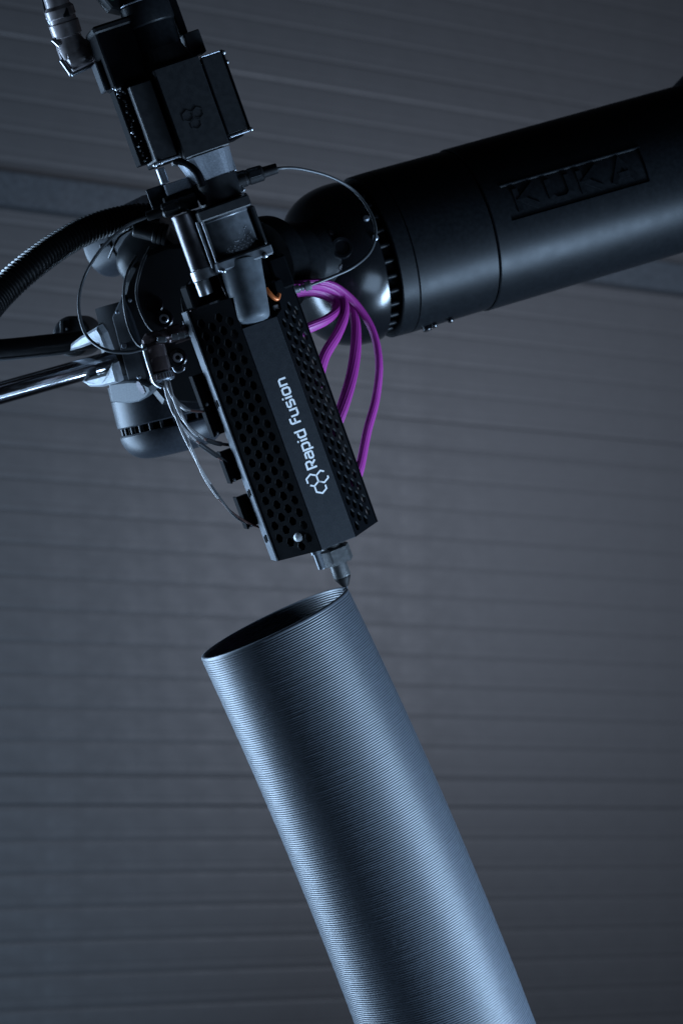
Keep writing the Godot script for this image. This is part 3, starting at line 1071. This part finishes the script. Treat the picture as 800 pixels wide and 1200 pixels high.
	for c in [Vector2(3.2, 568.5), Vector2(15.4, 568.5), Vector2(9.3, 558.0)]:
		var e := Shape.new()
		e.stroke(hexagon(c, 6.6, PI / 6.0), 1.5, -0.5, 0.9, true, flatz)
		part("emblem", e, M.black_block, motor)
	boxed(motor, "side_block", M.black_block, Vector3(-46.2, 533, -20), Vector3(-20.8, 621.5, 34), 1.2)
	boxed(motor, "side_block", M.black_block, Vector3(42.4, 535, -20), Vector3(67.4, 626, 34), 1.2)
	boxed(motor, "core", M.deep_black, Vector3(-44, 530, -36), Vector3(64, 626, 18), 1.0)
	boxed(motor, "edge_plate", M.black_sheet, Vector3(67.6, 534, 24), Vector3(69.4, 627, 35), 0.5)
	boxed(motor, "edge_clip", M.brushed_alloy, Vector3(44, 531.5, 24), Vector3(69, 533.5, 35), 0.5)
	boxed(motor, "edge_clip", M.brushed_alloy, Vector3(-47, 529.5, 24), Vector3(-20, 532.0, 35), 0.5)
	boxed(motor, "edge_clip", M.brushed_alloy, Vector3(43, 626.5, 24), Vector3(69, 628.0, 34), 0.4)
	for q in [Vector3(69.5, 533, 35), Vector3(69.5, 624, 35), Vector3(70, 613, 33), Vector3(-49, 530, 34), Vector3(-42, 530.5, 35.5), Vector3(-53, 625, 14)]:
		ball_screw(motor, "screw", M.bright_steel, q, Vector3.BACK, 2.4)
	boxed(motor, "terminal_strip", M.deep_black, Vector3(-60, 536, -16), Vector3(-46.4, 626, 12), 1.0)
	for k in 30:
		var py := 540.0 + k * 2.85
		var s := Shape.new()
		var px := -56.0 + rng.randf_range(-2.0, 5.5)
		s.rod(Vector3(px, py, 11), Vector3(px + rng.randf_range(-1.5, 1.5), py + rng.randf_range(-1.5, 2.5), 12.5 + rng.randf() * 2.0), rng.randf_range(0.9, 1.7), -1, 0.3, 8)
		part("terminal_pin", s, M.bright_steel if k % 2 == 0 else M.dark_steel, motor)
	for k in 5:
		ball_screw(motor, "terminal_pin", M.bright_steel, Vector3(-59.0 + k * 2.6, 627.0 - k * 2.2, 12.0 + k % 2), Vector3(rng.randf_range(-0.5, 0.5), 0.2, 1), 1.9)
	# cable box at the upper left of the motor
	var cb := boxed(o, "cable_box", M.deep_black, Vector3(-60, 626, -28), Vector3(-17, 694, 22), 2.0)
	boxed(cb, "lid", M.black_rubber, Vector3(-61.5, 688, -30), Vector3(-14, 697, 24), 2.5)
	boxed(cb, "socket_plate", M.housing_grey, Vector3(-67, 628, -28), Vector3(-60.4, 662, 0), 1.2)
	# upper neck, ring, and what is above it
	var neck := Shape.new()
	var n0 := []
	var n1 := []
	for k in 32:
		var a := TAU * k / 32.0
		var d := Vector3(cos(a), 0, sin(a))
		var m := 1.0 / maxf(absf(cos(a)), absf(sin(a)))
		n0.append(Vector3(10, 630, 8) + d * minf(29.0 * m, 36.0))
		n1.append(Vector3(7, 652, 8) + d * 26.0)
	for k in 32:
		var l := (k + 1) % 32
		neck.flat([n0[k], n0[l], n1[l], n1[k]], n0[k] - Vector3(8, 640, 8))
	part("neck_cone", neck, M.black_block, o)
	cyl(o, "neck_tube", M.robot_black, 7.0, 8.0, [Vector2(26, 652), Vector2(26.4, 680), Vector2(28, 681), Vector2(28.8, 682.5), Vector2(28.8, 706), Vector2(27, 708), Vector2(24, 708), Vector2(24, 790), Vector2(0.001, 790)])
	var ridge := cyl(o, "neck_ring", M.brushed_alloy, 7.0, 8.0, [Vector2(29.0, 707), Vector2(29.6, 707.4), Vector2(29.6, 708.6), Vector2(24, 709)])
	boxed(o, "small_block", M.black_block, Vector3(38, 633, -14), Vector3(57, 660, 12), 1.0)
	boxed(o, "side_strip", M.deep_black, Vector3(36, 660, -10), Vector3(45, 712, 8), 1.0)
	var tp := Shape.new()
	tp.prism(PackedVector2Array([Vector2(-40, 735), Vector2(-31, 711), Vector2(-19, 704), Vector2(2, 711), Vector2(6, 760), Vector2(-30, 765)]), -14, 16, 2.0)
	var cap := part("top_cap", tp, M.black_block, o)
	ball_screw(cap, "green_lens", M.green_lens, Vector3(-26, 722, 16), Vector3.BACK, 3.4)
	# plate that carries the head on the robot flange
	boxed(o, "carrier_plate", M.black_block, Vector3(-28, 400, -60), Vector3(58, 470, -36), 2.0)

func hopper(o: Node3D) -> void:
	var h := cyl(o, "feed_cylinder", M.smoke_grey, 8.5, 17.0, [Vector2(0.001, 405), Vector2(29.4, 405), Vector2(29.4, 407), Vector2(28.6, 408), Vector2(28.6, 449), Vector2(29.4, 450), Vector2(29.4, 452.4), Vector2(0.001, 452.4)], 64)
	var e := Shape.new()
	for k in 150:
		var f := rng.randf()
		var a := deg_to_rad(lerpf(-34.0, 44.0, f) + rng.randf_range(-4.0, 4.0))
		var y := 408.5 + rng.randf() * rng.randf() * lerpf(6.0, 34.0, f)
		e.x = Transform3D(Basis(Vector3(rng.randf(), rng.randf(), 1).normalized(), rng.randf() * 6.0), Vector3(8.5 + 28.5 * sin(a), y, 17.0 + 28.5 * cos(a)))
		var r := rng.randf_range(0.35, 0.95)
		e.lathe([Vector2(0.001, -r), Vector2(r * 0.8, -r * 0.8), Vector2(r, 0), Vector2(r * 0.8, r * 0.8), Vector2(0.001, r)], 6)
	e.x = Transform3D()
	var pe := part("granules", e, M.pellets, h)
	pe.set_meta("kind", "stuff")

func write_on_bar(cover: Node3D) -> void:
	# squared stroke letters: u runs up the bar, v is the height of a letter
	var on := func(p: Vector2, z: float) -> Vector3: return Vector3(6.6 - p.y, 146.0 + p.x, 45.0 + z)
	var V := func(list: Array) -> Array:
		var o := []
		for i in range(0, list.size(), 2):
			o.append(Vector2(list[i], list[i + 1]))
		return o
	var glyphs := {
		"R": [10.2, [[0, 0, 0, 11.5, 6.6, 11.5, 8.0, 10, 8.0, 6.6, 6.6, 5.2, 1.8, 5.2], [3.6, 5.2, 8.2, 0]]],
		"a": [9.6, [[0.6, 8.6, 6.0, 8.6, 7.4, 7.2, 7.4, 0], [7.4, 0, 1.2, 0, 0, 1.2, 0, 3.6, 1.2, 4.8, 6.4, 4.8]]],
		"p": [10.0, [[0, -3.4, 0, 8.6, 6.2, 8.6, 7.6, 7.2, 7.6, 1.4, 6.2, 0, 1.8, 0]]],
		"i": [3.9, [[0.6, 0, 0.6, 8.4], [0.6, 10.4, 0.6, 12.2]]],
		"d": [10.0, [[7.4, 12.2, 7.4, 0, 1.4, 0, 0, 1.4, 0, 7.2, 1.4, 8.6, 5.6, 8.6]]],
		" ": [5.2, []],
		"F": [8.4, [[1.0, 0, 1.0, 10.2, 2.4, 11.5, 7.6, 11.5], [1.0, 6.0, 6.6, 6.0]]],
		"u": [10.0, [[0, 8.8, 0, 1.4, 1.4, 0, 7.4, 0], [7.4, -1.1, 7.4, 8.8]]],
		"s": [9.2, [[7.0, 8.6, 1.2, 8.6, 0, 7.4, 0, 5.4, 1.2, 4.4, 5.8, 4.4, 7.0, 3.4, 7.0, 1.2, 5.8, 0, 0, 0]]],
		"o": [10.2, [[4.8, 8.6, 1.4, 8.6, 0, 7.2, 0, 1.4, 1.4, 0, 6.2, 0, 7.6, 1.4, 7.6, 7.2, 6.2, 8.6, 4.6, 8.6]]],
		"n": [9.0, [[0, 0, 0, 8.6, 6.0, 8.6, 7.4, 7.2, 7.4, 0]]],
	}
	var u := 2.6
	for ch in "Rapid Fusion":
		var g: Array = glyphs[ch]
		if g[1].size():
			var s := Shape.new()
			for path in g[1]:
				var pts: Array = V.call(path)
				for i in pts.size():
					pts[i] += Vector2(u, 0)
				s.stroke(pts, 2.25, 0.05, 0.35, false, on)
			part("letter", s, M.white_ink, cover)
		u += g[0] * 1.105
	# emblem of three joined hexagon outlines with breaks
	var flatz := func(p: Vector2, z: float) -> Vector3: return Vector3(p.x, p.y, 45.0 + z)
	var R := 7.2
	var cs := [Vector2(-4.2, 135.2), Vector2(8.27, 135.2), Vector2(2.035, 124.4)]
	var s := Shape.new()
	var P := func(c: Vector2, k: float) -> Vector2:
		var i := int(floor(k))
		var a := c + Vector2(cos(PI / 6 + i * PI / 3), sin(PI / 6 + i * PI / 3)) * R
		var b := c + Vector2(cos(PI / 6 + (i + 1) * PI / 3), sin(PI / 6 + (i + 1) * PI / 3)) * R
		return a.lerp(b, k - i)
	# left hexagon, right hexagon, lower hexagon
	for run in [[0, [0.0, 1.0, 2.0, 2.75]], [0, [5.0, 4.0, 3.3]], [1, [0.35, 1.0, 2.0, 3.0, 4.0, 5.0, 5.35]], [2, [2.0, 3.0, 4.0, 5.0, 5.6]], [2, [0.4, 0.95]]]:
		var pts := []
		for k in run[1]:
			pts.append(P.call(cs[run[0]], k))
		s.stroke(pts, 1.9, 0.05, 0.35, false, flatz)
	part("emblem", s, M.white_ink, cover)

# ---------------------------------------------------------------- rod and hoses at the left
func build_rod_and_hoses() -> void:
	var b := Transform3D(cam_basis, spot(60, 441, 2.70))
	var inv := b.affine_inverse()
	var o := thing("steel_rod", "polished steel rod clamped at the left edge below the black pipe", "rod", b)
	var s := Shape.new()
	s.rod(inv * spot(-60, 478, 2.60) / MM, inv * spot(134, 423, 2.71) / MM, 13.4, -1, 1.0, 64)
	part("rod", s, M.chrome, o)
	# plain black pipe with a cord along it
	b = Transform3D(cam_basis, spot(40, 409, 2.78))
	inv = b.affine_inverse()
	o = thing("black_pipe", "plain black pipe at the left edge above the polished rod", "pipe", b)
	s = Shape.new()
	s.sweep(curve([inv * spot(-60, 411, 2.78) / MM, inv * spot(0, 409, 2.78) / MM, inv * spot(60, 403, 2.78) / MM, inv * spot(122, 396, 2.79) / MM], 10), circle(40), same(12.5, 31))
	part("pipe", s, M.black_rubber, o)
	s = Shape.new()
	s.sweep(curve([inv * spot(-60, 425, 2.74) / MM, inv * spot(0, 421, 2.74) / MM, inv * spot(60, 415, 2.74) / MM, inv * spot(88, 411, 2.75) / MM], 10), circle(12), same(2.4, 31))
	part("cord", s, M.grey_jacket, o)
	# round cap behind the pipe
	b = Transform3D(cam_basis * Basis(Vector3.UP, -0.25) * Basis(Vector3.RIGHT, 0.1), spot(86, 394, 2.84))
	inv = b.affine_inverse()
	o = thing("round_cap", "round dark cap with a pale notched face behind the black pipe", "cap", b)
	s = Shape.new()
	s.turned(Vector3(0, 0, -40), Vector3(0, 0, 10), [Vector2(0.001, 0), Vector2(26, 0), Vector2(26, 44), Vector2(24, 47), Vector2(0.001, 47)], 56)
	part("rim", s, M.black_rubber, o)
	s = Shape.new()
	var fan := PackedVector2Array([Vector2(-3, 3)])
	for k in 9:
		var a := deg_to_rad(92 + k * 10.0)
		fan.append(Vector2(cos(a) * 22.5, sin(a) * 22.5))
	s.prism(fan, 7.2, 9.2, 0.6)
	part("pale_face", s, M.housing_grey, o)
	s = Shape.new()
	s.box(Vector3(-13, -2, 9.3), Vector3(-8, 20, 11.5), 0.5)
	part("notch_bar", s, M.black_rubber, o)
	ball_screw(o, "screw", M.bright_steel, Vector3(-4.5, 9.5, 9.2), Vector3.BACK, 1.8)
	# corrugated hose
	b = Transform3D(cam_basis, spot(80, 282, 2.70))
	inv = b.affine_inverse()
	o = thing("corrugated_hose", "black corrugated hose arching in from the left edge to the extruder", "hose", b)
	var path := curve([inv * spot(-70, 420, 2.60) / MM, inv * spot(-30, 378, 2.63) / MM, inv * spot(0, 344, 2.66) / MM, inv * spot(38, 310, 2.68) / MM, inv * spot(80, 281, 2.71) / MM, inv * spot(120, 263, 2.73) / MM, inv * spot(160, 254, 2.75) / MM, inv * spot(184, 254, 2.76) / MM], 60)
	# even spacing, then ribs
	var even := PackedVector3Array()
	var rad := PackedFloat32Array()
	var walked := 0.0
	var next := 0.0
	for i in path.size() - 1:
		var seg := path[i].distance_to(path[i + 1])
		while next <= walked + seg:
			even.append(path[i].lerp(path[i + 1], (next - walked) / maxf(seg, 1e-6)))
			next += 0.62
		walked += seg
	for i in even.size():
		var w := sin(i * 0.62 / 5.2 * TAU)
		rad.append((19.2 - 4.2 * i / even.size()) + (1.5 if w > 0.0 else -1.5) * pow(absf(w), 0.6))
	s = Shape.new()
	sweep_ribbed(s, even, rad, 36)
	part("ribbed_pipe", s, M.black_rubber, o)
	s = Shape.new()
	s.turned(inv * spot(158, 266, 2.70) / MM, inv * spot(198, 276, 2.70) / MM, [Vector2(0.001, 0), Vector2(11, 0), Vector2(12, 1), Vector2(12, 24), Vector2(13.5, 25), Vector2(13.5, 29), Vector2(12, 30), Vector2(13.5, 31), Vector2(13.5, 35), Vector2(12, 36), Vector2(13.5, 37), Vector2(13.5, 41), Vector2(0.001, 42)], 32)
	part("cable_gland", s, M.black_rubber, o)
	s = Shape.new()
	s.sweep(curve([inv * spot(128, 302, 2.72) / MM, inv * spot(134, 288, 2.70) / MM, inv * spot(142, 276, 2.70) / MM, inv * spot(160, 266, 2.70) / MM], 8), circle(10), same(1.4, 25))
	part("tie_wire", s, M.black_rubber, o)

func sweep_ribbed(s: Shape, path: PackedVector3Array, rad: PackedFloat32Array, m: int) -> void:
	var side := Vector3.UP
	var rings := []
	var nrm := []
	for i in path.size():
		var a := maxi(i - 1, 0)
		var b := mini(i + 1, path.size() - 1)
		var t := (path[b] - path[a]).normalized()
		var dr := (rad[b] - rad[a]) / maxf(path[a].distance_to(path[b]), 1e-6)
		side = (side - t * side.dot(t)).normalized()
		var w := t.cross(side)
		var ring := PackedVector3Array()
		var nn := PackedVector3Array()
		for j in m:
			var d := side * cos(TAU * j / m) + w * sin(TAU * j / m)
			ring.append(path[i] + d * rad[i])
			nn.append((d - t * dr).normalized())
		rings.append(ring)
		nrm.append(nn)
	for i in path.size() - 1:
		for j in m:
			var l := (j + 1) % m
			s.quad(rings[i][j], rings[i][l], rings[i + 1][l], rings[i + 1][j], nrm[i][j], nrm[i][l], nrm[i + 1][l], nrm[i + 1][j])

# ---------------------------------------------------------------- cables
func cable(called: String, label: String, category: String, group: String, pts: Array, r: float, section: PackedVector2Array, m: Material, part_name: String, side := Vector3.ZERO, twist := 0.0, per := 12) -> Node3D:
	var b := Transform3D(cam_basis, spot(pts[0][0], pts[0][1], pts[0][2]))
	var inv := b.affine_inverse()
	var o := thing(called, label, category, b, group)
	var list := []
	for p in pts:
		list.append(inv * spot(p[0], p[1], p[2]) / MM)
	var path := curve(list, per)
	var s := Shape.new()
	s.sweep(path, section, same(r, path.size()), true, side, twist)
	part(part_name, s, m, o)
	return o

func build_cables() -> void:
	# purple sleeved leads: flattened, with strands along them
	var lobes := PackedVector2Array()
	for j in 72:
		var a := TAU * j / 72
		var r := 1.0 + 0.035 * cos(a * 14.0)
		lobes.append(Vector2(cos(a) * r, sin(a) * r * 0.72))
	var grp := "purple sleeved leads behind the extruder cover"
	cable("purple_lead", "shortest purple lead, hooking straight back to the cover's upper edge", "cable", grp, [[340, 343, 2.63], [366, 341, 2.66], [389, 349, 2.68], [394, 363, 2.67], [382, 375, 2.64], [358, 386, 2.62], [340, 396, 2.62]], 7.3, lobes, M.purple_sleeve, "sleeve", Vector3(0, 0.6, 0.8), 0.8)
	cable("purple_lead", "second purple lead from the cover, bending down behind its perforated side", "cable", grp, [[340, 337, 2.62], [374, 335, 2.66], [399, 347, 2.68], [404, 366, 2.67], [396, 390, 2.65], [380, 418, 2.63], [371, 452, 2.62]], 7.0, lobes, M.purple_sleeve, "sleeve", Vector3(0.6, 0.1, 0.8), 1.3)
	cable("purple_lead", "third purple lead, hanging straight between the second and the outermost", "cable", grp, [[340, 340, 2.64], [380, 334, 2.68], [404, 346, 2.70], [415, 370, 2.69], [417, 402, 2.67], [412, 440, 2.65], [401, 478, 2.63], [388, 512, 2.62]], 7.1, lobes, M.purple_sleeve, "sleeve", Vector3(0.7, 0.1, 0.7), 2.1)
	cable("purple_lead", "outermost purple lead, looping widest to the right of the cover", "cable", grp, [[340, 334, 2.63], [378, 331, 2.66], [402, 342, 2.68], [423, 364, 2.69], [438, 392, 2.69], [444, 428, 2.68], [440, 468, 2.67], [430, 506, 2.65], [421, 550, 2.63], [412, 572, 2.62]], 6.2, lobes, M.purple_sleeve, "sleeve", Vector3(0.7, 0.2, 0.7), 1.6)
	# sensor leads with their plugs
	var c := circle(14)
	var o := cable("sensor_lead", "thin grey lead looping right from the black plug over the purple leads", "cable", "", [[318, 200, 2.53], [330, 197, 2.53], [352, 198, 2.55], [386, 207, 2.58], [414, 223, 2.60], [432, 246, 2.60], [440, 270, 2.59], [434, 294, 2.58], [415, 312, 2.56], [390, 324, 2.55], [364, 334, 2.54], [352, 338, 2.54]], 1.9, c, M.grey_jacket, "lead")
	var inv := o.transform.affine_inverse()
	plug(o, inv, [272, 213.5, 2.53], [325, 197, 2.53], false)
	connector(o, inv, [345, 339.5, 2.54], [364, 334, 2.54], M.bright_steel)
	o = cable("sensor_lead", "thin grey lead looping left from the black plug down to the metal connector", "cable", "", [[178, 252, 2.52], [168, 256, 2.52], [147, 266, 2.53], [122, 288, 2.54], [102, 318, 2.55], [93, 348, 2.55], [95, 376, 2.55], [104, 396, 2.55], [124, 410, 2.54], [150, 413, 2.54], [172, 408, 2.54]], 1.9, c, M.grey_jacket, "lead")
	inv = o.transform.affine_inverse()
	plug(o, inv, [231, 234, 2.52], [172, 254, 2.52], true)
	# metal connector pair left of the cover
	var b := Transform3D(cam_basis, spot(200, 400, 2.56))
	inv = b.affine_inverse()
	o = thing("inline_connector", "gunmetal connector with bright nuts lying across to the extruder cover's flange", "connector", b)
	var L := func(px: float, py: float, d: float) -> Vector3: return inv * spot(px, py, d) / MM
	var s := Shape.new()
	s.turned(L.call(168, 402, 2.56), L.call(224, 384, 2.58), [Vector2(0.001, 0), Vector2(4, 0), Vector2(7, 3), Vector2(9.5, 6), Vector2(9.5, 20), Vector2(8.2, 21), Vector2(8.2, 30), Vector2(9.4, 31), Vector2(9.4, 46), Vector2(6, 48), Vector2(6, 60), Vector2(0.001, 60)], 36)
	part("body", s, M.bronze_metal, o)
	for q in [[190, 398, 5.5], [206, 395, 4.5], [213, 393, 4.5]]:
		s = Shape.new()
		var p: Vector3 = L.call(q[0], q[1], 2.552)
		s.box(p - Vector3(q[2], 3.2, 3), p + Vector3(q[2], 3.2, 5), 1.2)
		part("bright_nut", s, M.bright_steel, o)
	s = Shape.new()
	s.rod(L.call(205, 397, 2.553), L.call(222, 392, 2.553), 1.6)
	part("pin", s, M.bright_steel, o)
	s = Shape.new()
	s.rod(L.call(206, 402, 2.553), L.call(224, 396, 2.553), 1.4)
	part("pin", s, M.bronze_metal, o)
	# downward connector with the wires
	b = Transform3D(cam_basis, spot(185, 420, 2.56))
	inv = b.affine_inverse()
	o = thing("elbow_connector", "bright-edged metal connector pointing down, with braided wires leaving its ring", "connector", b)
	L = func(px: float, py: float, d: float) -> Vector3: return inv * spot(px, py, d) / MM
	s = Shape.new()
	s.turned(L.call(180, 402, 2.56), L.call(193, 452, 2.56), [Vector2(0.001, 0), Vector2(9, 0), Vector2(12, 4), Vector2(12.5, 10), Vector2(12, 18), Vector2(12.6, 19), Vector2(12.6, 33), Vector2(11, 34), Vector2(11, 36), Vector2(0.001, 36)], 40)
	part("body", s, M.bronze_metal, o)
	s = Shape.new()
	s.turned(L.call(180, 402, 2.56), L.call(193, 452, 2.56), [Vector2(11, 36.2), Vector2(13.4, 36.2), Vector2(13.8, 37), Vector2(13.8, 44), Vector2(12.6, 45.4), Vector2(10.4, 45.4), Vector2(10.4, 41), Vector2(0.001, 41)], 40)
	part("ring", s, M.brushed_alloy, o)
	for k in 26:
		s = Shape.new()
		var ax := (L.call(193, 452, 2.56) - L.call(180, 402, 2.56)).normalized() as Vector3
		var sx := ax.cross(Vector3.BACK).normalized()
		var d := sx * cos(TAU * k / 26.0) + sx.cross(ax) * sin(TAU * k / 26.0)
		var a0: Vector3 = L.call(180, 402, 2.56) + ax * 37.6 + d * 13.6
		s.rod(a0, a0 + ax * 5.6, 0.9, -1, 0.3, 8)
		part("knurl", s, M.bronze_metal, o)
	s = Shape.new()
	s.sweep(curve([L.call(168, 404, 2.555), L.call(172, 420, 2.553), L.call(177, 436, 2.553), L.call(182, 449, 2.553), L.call(190, 454, 2.552)], 10), circle(12, 1.0, 1.6), same(2.4, 41))
	part("bright_strap", s, M.bright_steel, o)
	# braided wires to the heater terminals
	var g := "braided heater wires from the metal connector"
	var runs := [
		["upper braided wire, reaching the top heater terminal", [[194, 448, 2.555], [202, 464, 2.555], [214, 478, 2.56], [227, 482, 2.58], [248, 482, 2.60]]],
		["second braided wire, sweeping right to the second heater terminal", [[197, 447, 2.555], [206, 472, 2.555], [218, 496, 2.56], [234, 511, 2.57], [252, 519, 2.59], [275, 522, 2.61]]],
		["third braided wire, ending in a dark sleeve at the middle terminal", [[192, 448, 2.55], [200, 474, 2.55], [211, 496, 2.55], [224, 512, 2.56], [248, 530, 2.58], [268, 543, 2.60]]],
		["longest braided wire, hanging down to the lowest heater terminal", [[191, 447, 2.55], [197, 466, 2.55], [206, 488, 2.55], [222, 522, 2.55], [242, 562, 2.56], [268, 597, 2.58], [288, 612, 2.60], [312, 620, 2.62]]],
	]
	for r in runs:
		var b2 := Transform3D(cam_basis, spot(r[1][0][0], r[1][0][1], r[1][0][2]))
		var inv2 := b2.affine_inverse()
		var w := thing("heater_wire", r[0], "wire", b2, g)
		var list := []
		for p in r[1]:
			list.append(inv2 * spot(p[0], p[1], p[2]) / MM)
		var path := curve(list, 24)
		# two twisted strands that become brown towards the terminal
		for k in 2:
			var side := Vector3(0.9, 0.35, 0.2) * (1.15 if k else -1.15)
			var pa := PackedVector3Array()
			for i in path.size():
				pa.append(path[i] + side.rotated(Vector3(0.4, -0.9, 0).normalized(), i * 0.09))
			var cut := int(pa.size() * (0.66 if k else 0.6))
			var s1 := Shape.new()
			braided(s1, pa.slice(0, cut), 1.35)
			part("braid", s1, M.braid, w)
			var s2 := Shape.new()
			braided(s2, pa.slice(cut - 1), 1.25)
			part("core", s2, M.brown_wire if k else M.grey_jacket, w)
		if r[0].begins_with("third") or r[0].begins_with("second"):
			var s3 := Shape.new()
			var n := path.size()
			s3.sweep(path.slice(int(n * 0.68), int(n * 0.86)), circle(12), same(2.9, int(n * 0.86) - int(n * 0.68)))
			part("dark_sleeve", s3, M.grey_jacket, w)
	# motor plug at the upper left
	b = Transform3D(cam_basis, spot(88, 70, 2.55))
	inv = b.affine_inverse()
	o = thing("motor_plug", "bright metal elbow plug at the upper left, with its cable going up", "connector", b)
	L = func(px: float, py: float, d: float) -> Vector3: return inv * spot(px, py, d) / MM
	s = Shape.new()
	s.turned(L.call(78, 69, 2.55), L.call(118, 57, 2.55), [Vector2(0.001, -1), Vector2(12, 0), Vector2(17, 4), Vector2(18, 10), Vector2(17.4, 24), Vector2(15, 29), Vector2(13, 30), Vector2(13, 34), Vector2(15.5, 35), Vector2(15.5, 39), Vector2(11, 40), Vector2(11, 50), Vector2(0.001, 50)], 48)
	part("elbow", s, M.gunmetal, o)
	s = Shape.new()
	s.turned(L.call(88, 66, 2.55), L.call(66, 0, 2.53), [Vector2(17.0, 0), Vector2(17.6, 14), Vector2(15.0, 20), Vector2(15.0, 24), Vector2(17, 25), Vector2(17.6, 40), Vector2(16, 41), Vector2(16, 46), Vector2(17.2, 47), Vector2(17.2, 56), Vector2(14, 60), Vector2(13, 90), Vector2(0.001, 90)], 48)
	part("barrel", s, M.gunmetal, o)
	for q in [[72, 70, 84, 87], [62, 46, 71, 54], [56, 20, 62, 30]]:
		s = Shape.new()
		s.rod(L.call(q[0], q[1], 2.535), L.call(q[2], q[3], 2.535), 2.6, -1, 0.8, 14)
		part("bright_latch", s, M.bright_steel, o)
	s = Shape.new()
	s.rod(L.call(84, 88, 2.538), L.call(118, 72, 2.538), 2.4, -1, 0.8, 14)
	part("bright_latch", s, M.brushed_alloy, o)
	s = Shape.new()
	var lp: Vector3 = L.call(77, 15, 2.522)
	s.x = Transform3D(Basis(Vector3.BACK, 0.35), lp)
	s.box(Vector3(-4, -5, -2), Vector3(4, 5, 3), 0.8)
	part("label_tab", s, M.housing_grey, o)
	s = Shape.new()
	s.sweep(curve([L.call(50, -8, 2.54), L.call(57, 22, 2.54), L.call(68, 52, 2.54), L.call(78, 76, 2.542), L.call(84, 88, 2.544)], 10), circle(12), same(3.0, 41))
	part("lead", s, M.dark_steel, o)

func plug(o: Node3D, inv: Transform3D, a: Array, b: Array, narrow: bool) -> void:
	var pa: Vector3 = inv * spot(a[0], a[1], a[2]) / MM
	var pb: Vector3 = inv * spot(b[0], b[1], b[2]) / MM
	var l := pa.distance_to(pb)
	var k := 0.92 if narrow else 1.0
	var s := Shape.new()
	s.turned(pa, pb, [Vector2(0.001, 0), Vector2(8.6 * k, 0), Vector2(9.6 * k, 1), Vector2(9.6 * k, l * 0.30), Vector2(8.8 * k, l * 0.32), Vector2(8.8 * k, l * 0.36), Vector2(9.6 * k, l * 0.38), Vector2(9.2 * k, l * 0.66), Vector2(8.0 * k, l * 0.68), Vector2(6.4 * k, l * 0.70), Vector2(6.0 * k, l * 0.98), Vector2(5.2 * k, l), Vector2(0.001, l)], 36)
	var body := part("plug_body", s, M.black_rubber, o)
	var d := (pb - pa).normalized()
	s = Shape.new()
	var m := pa.lerp(pb, 0.52) + Vector3(0, 0, 8.4 * k)
	s.x = Transform3D(Basis(d, Vector3.BACK.cross(d).normalized(), Vector3.BACK), m)
	s.box(Vector3(-6.5, -3.6, -1.0), Vector3(6.5, 3.6, 1.1), 0.5)
	part("plug_flat", s, M.black_block, body)
	s = Shape.new()
	s.rod(pa.lerp(pb, 0.16) + Vector3(2.0, -9.5, 4), pa.lerp(pb, 0.24) + Vector3(2.2, -14.5, 5), 2.6)
	part("set_screw", s, M.bright_steel, body)

func connector(o: Node3D, inv: Transform3D, a: Array, b: Array, m: Material) -> void:
	var pa: Vector3 = inv * spot(a[0], a[1], a[2]) / MM
	var pb: Vector3 = inv * spot(b[0], b[1], b[2]) / MM
	var s := Shape.new()
	s.turned(pa, pb, [Vector2(0.001, 0), Vector2(4.4, 0), Vector2(4.8, 0.6), Vector2(4.8, 6), Vector2(3, 6.4), Vector2(3, 8), Vector2(4.2, 8.2), Vector2(4.2, 10.4), Vector2(3.2, 10.6), Vector2(3.2, 12), Vector2(5.4, 12.2), Vector2(5.6, 13), Vector2(5.6, 19), Vector2(4.6, 20), Vector2(0.001, 20)], 32)
	part("metal_ferrule", s, m, o)

func braided(s: Shape, path: PackedVector3Array, r: float) -> void:
	# fine beads along the wire stand for the braid
	var fine := PackedVector3Array()
	var rad := PackedFloat32Array()
	var k := 0
	for i in path.size() - 1:
		for j in 3:
			fine.append(path[i].lerp(path[i + 1], j / 3.0))
			rad.append(r * (1.0 + 0.16 * (1.0 if k % 2 == 0 else -1.0)))
			k += 1
	if fine.size() < 2:
		return
	sweep_ribbed(s, fine, rad, 9)
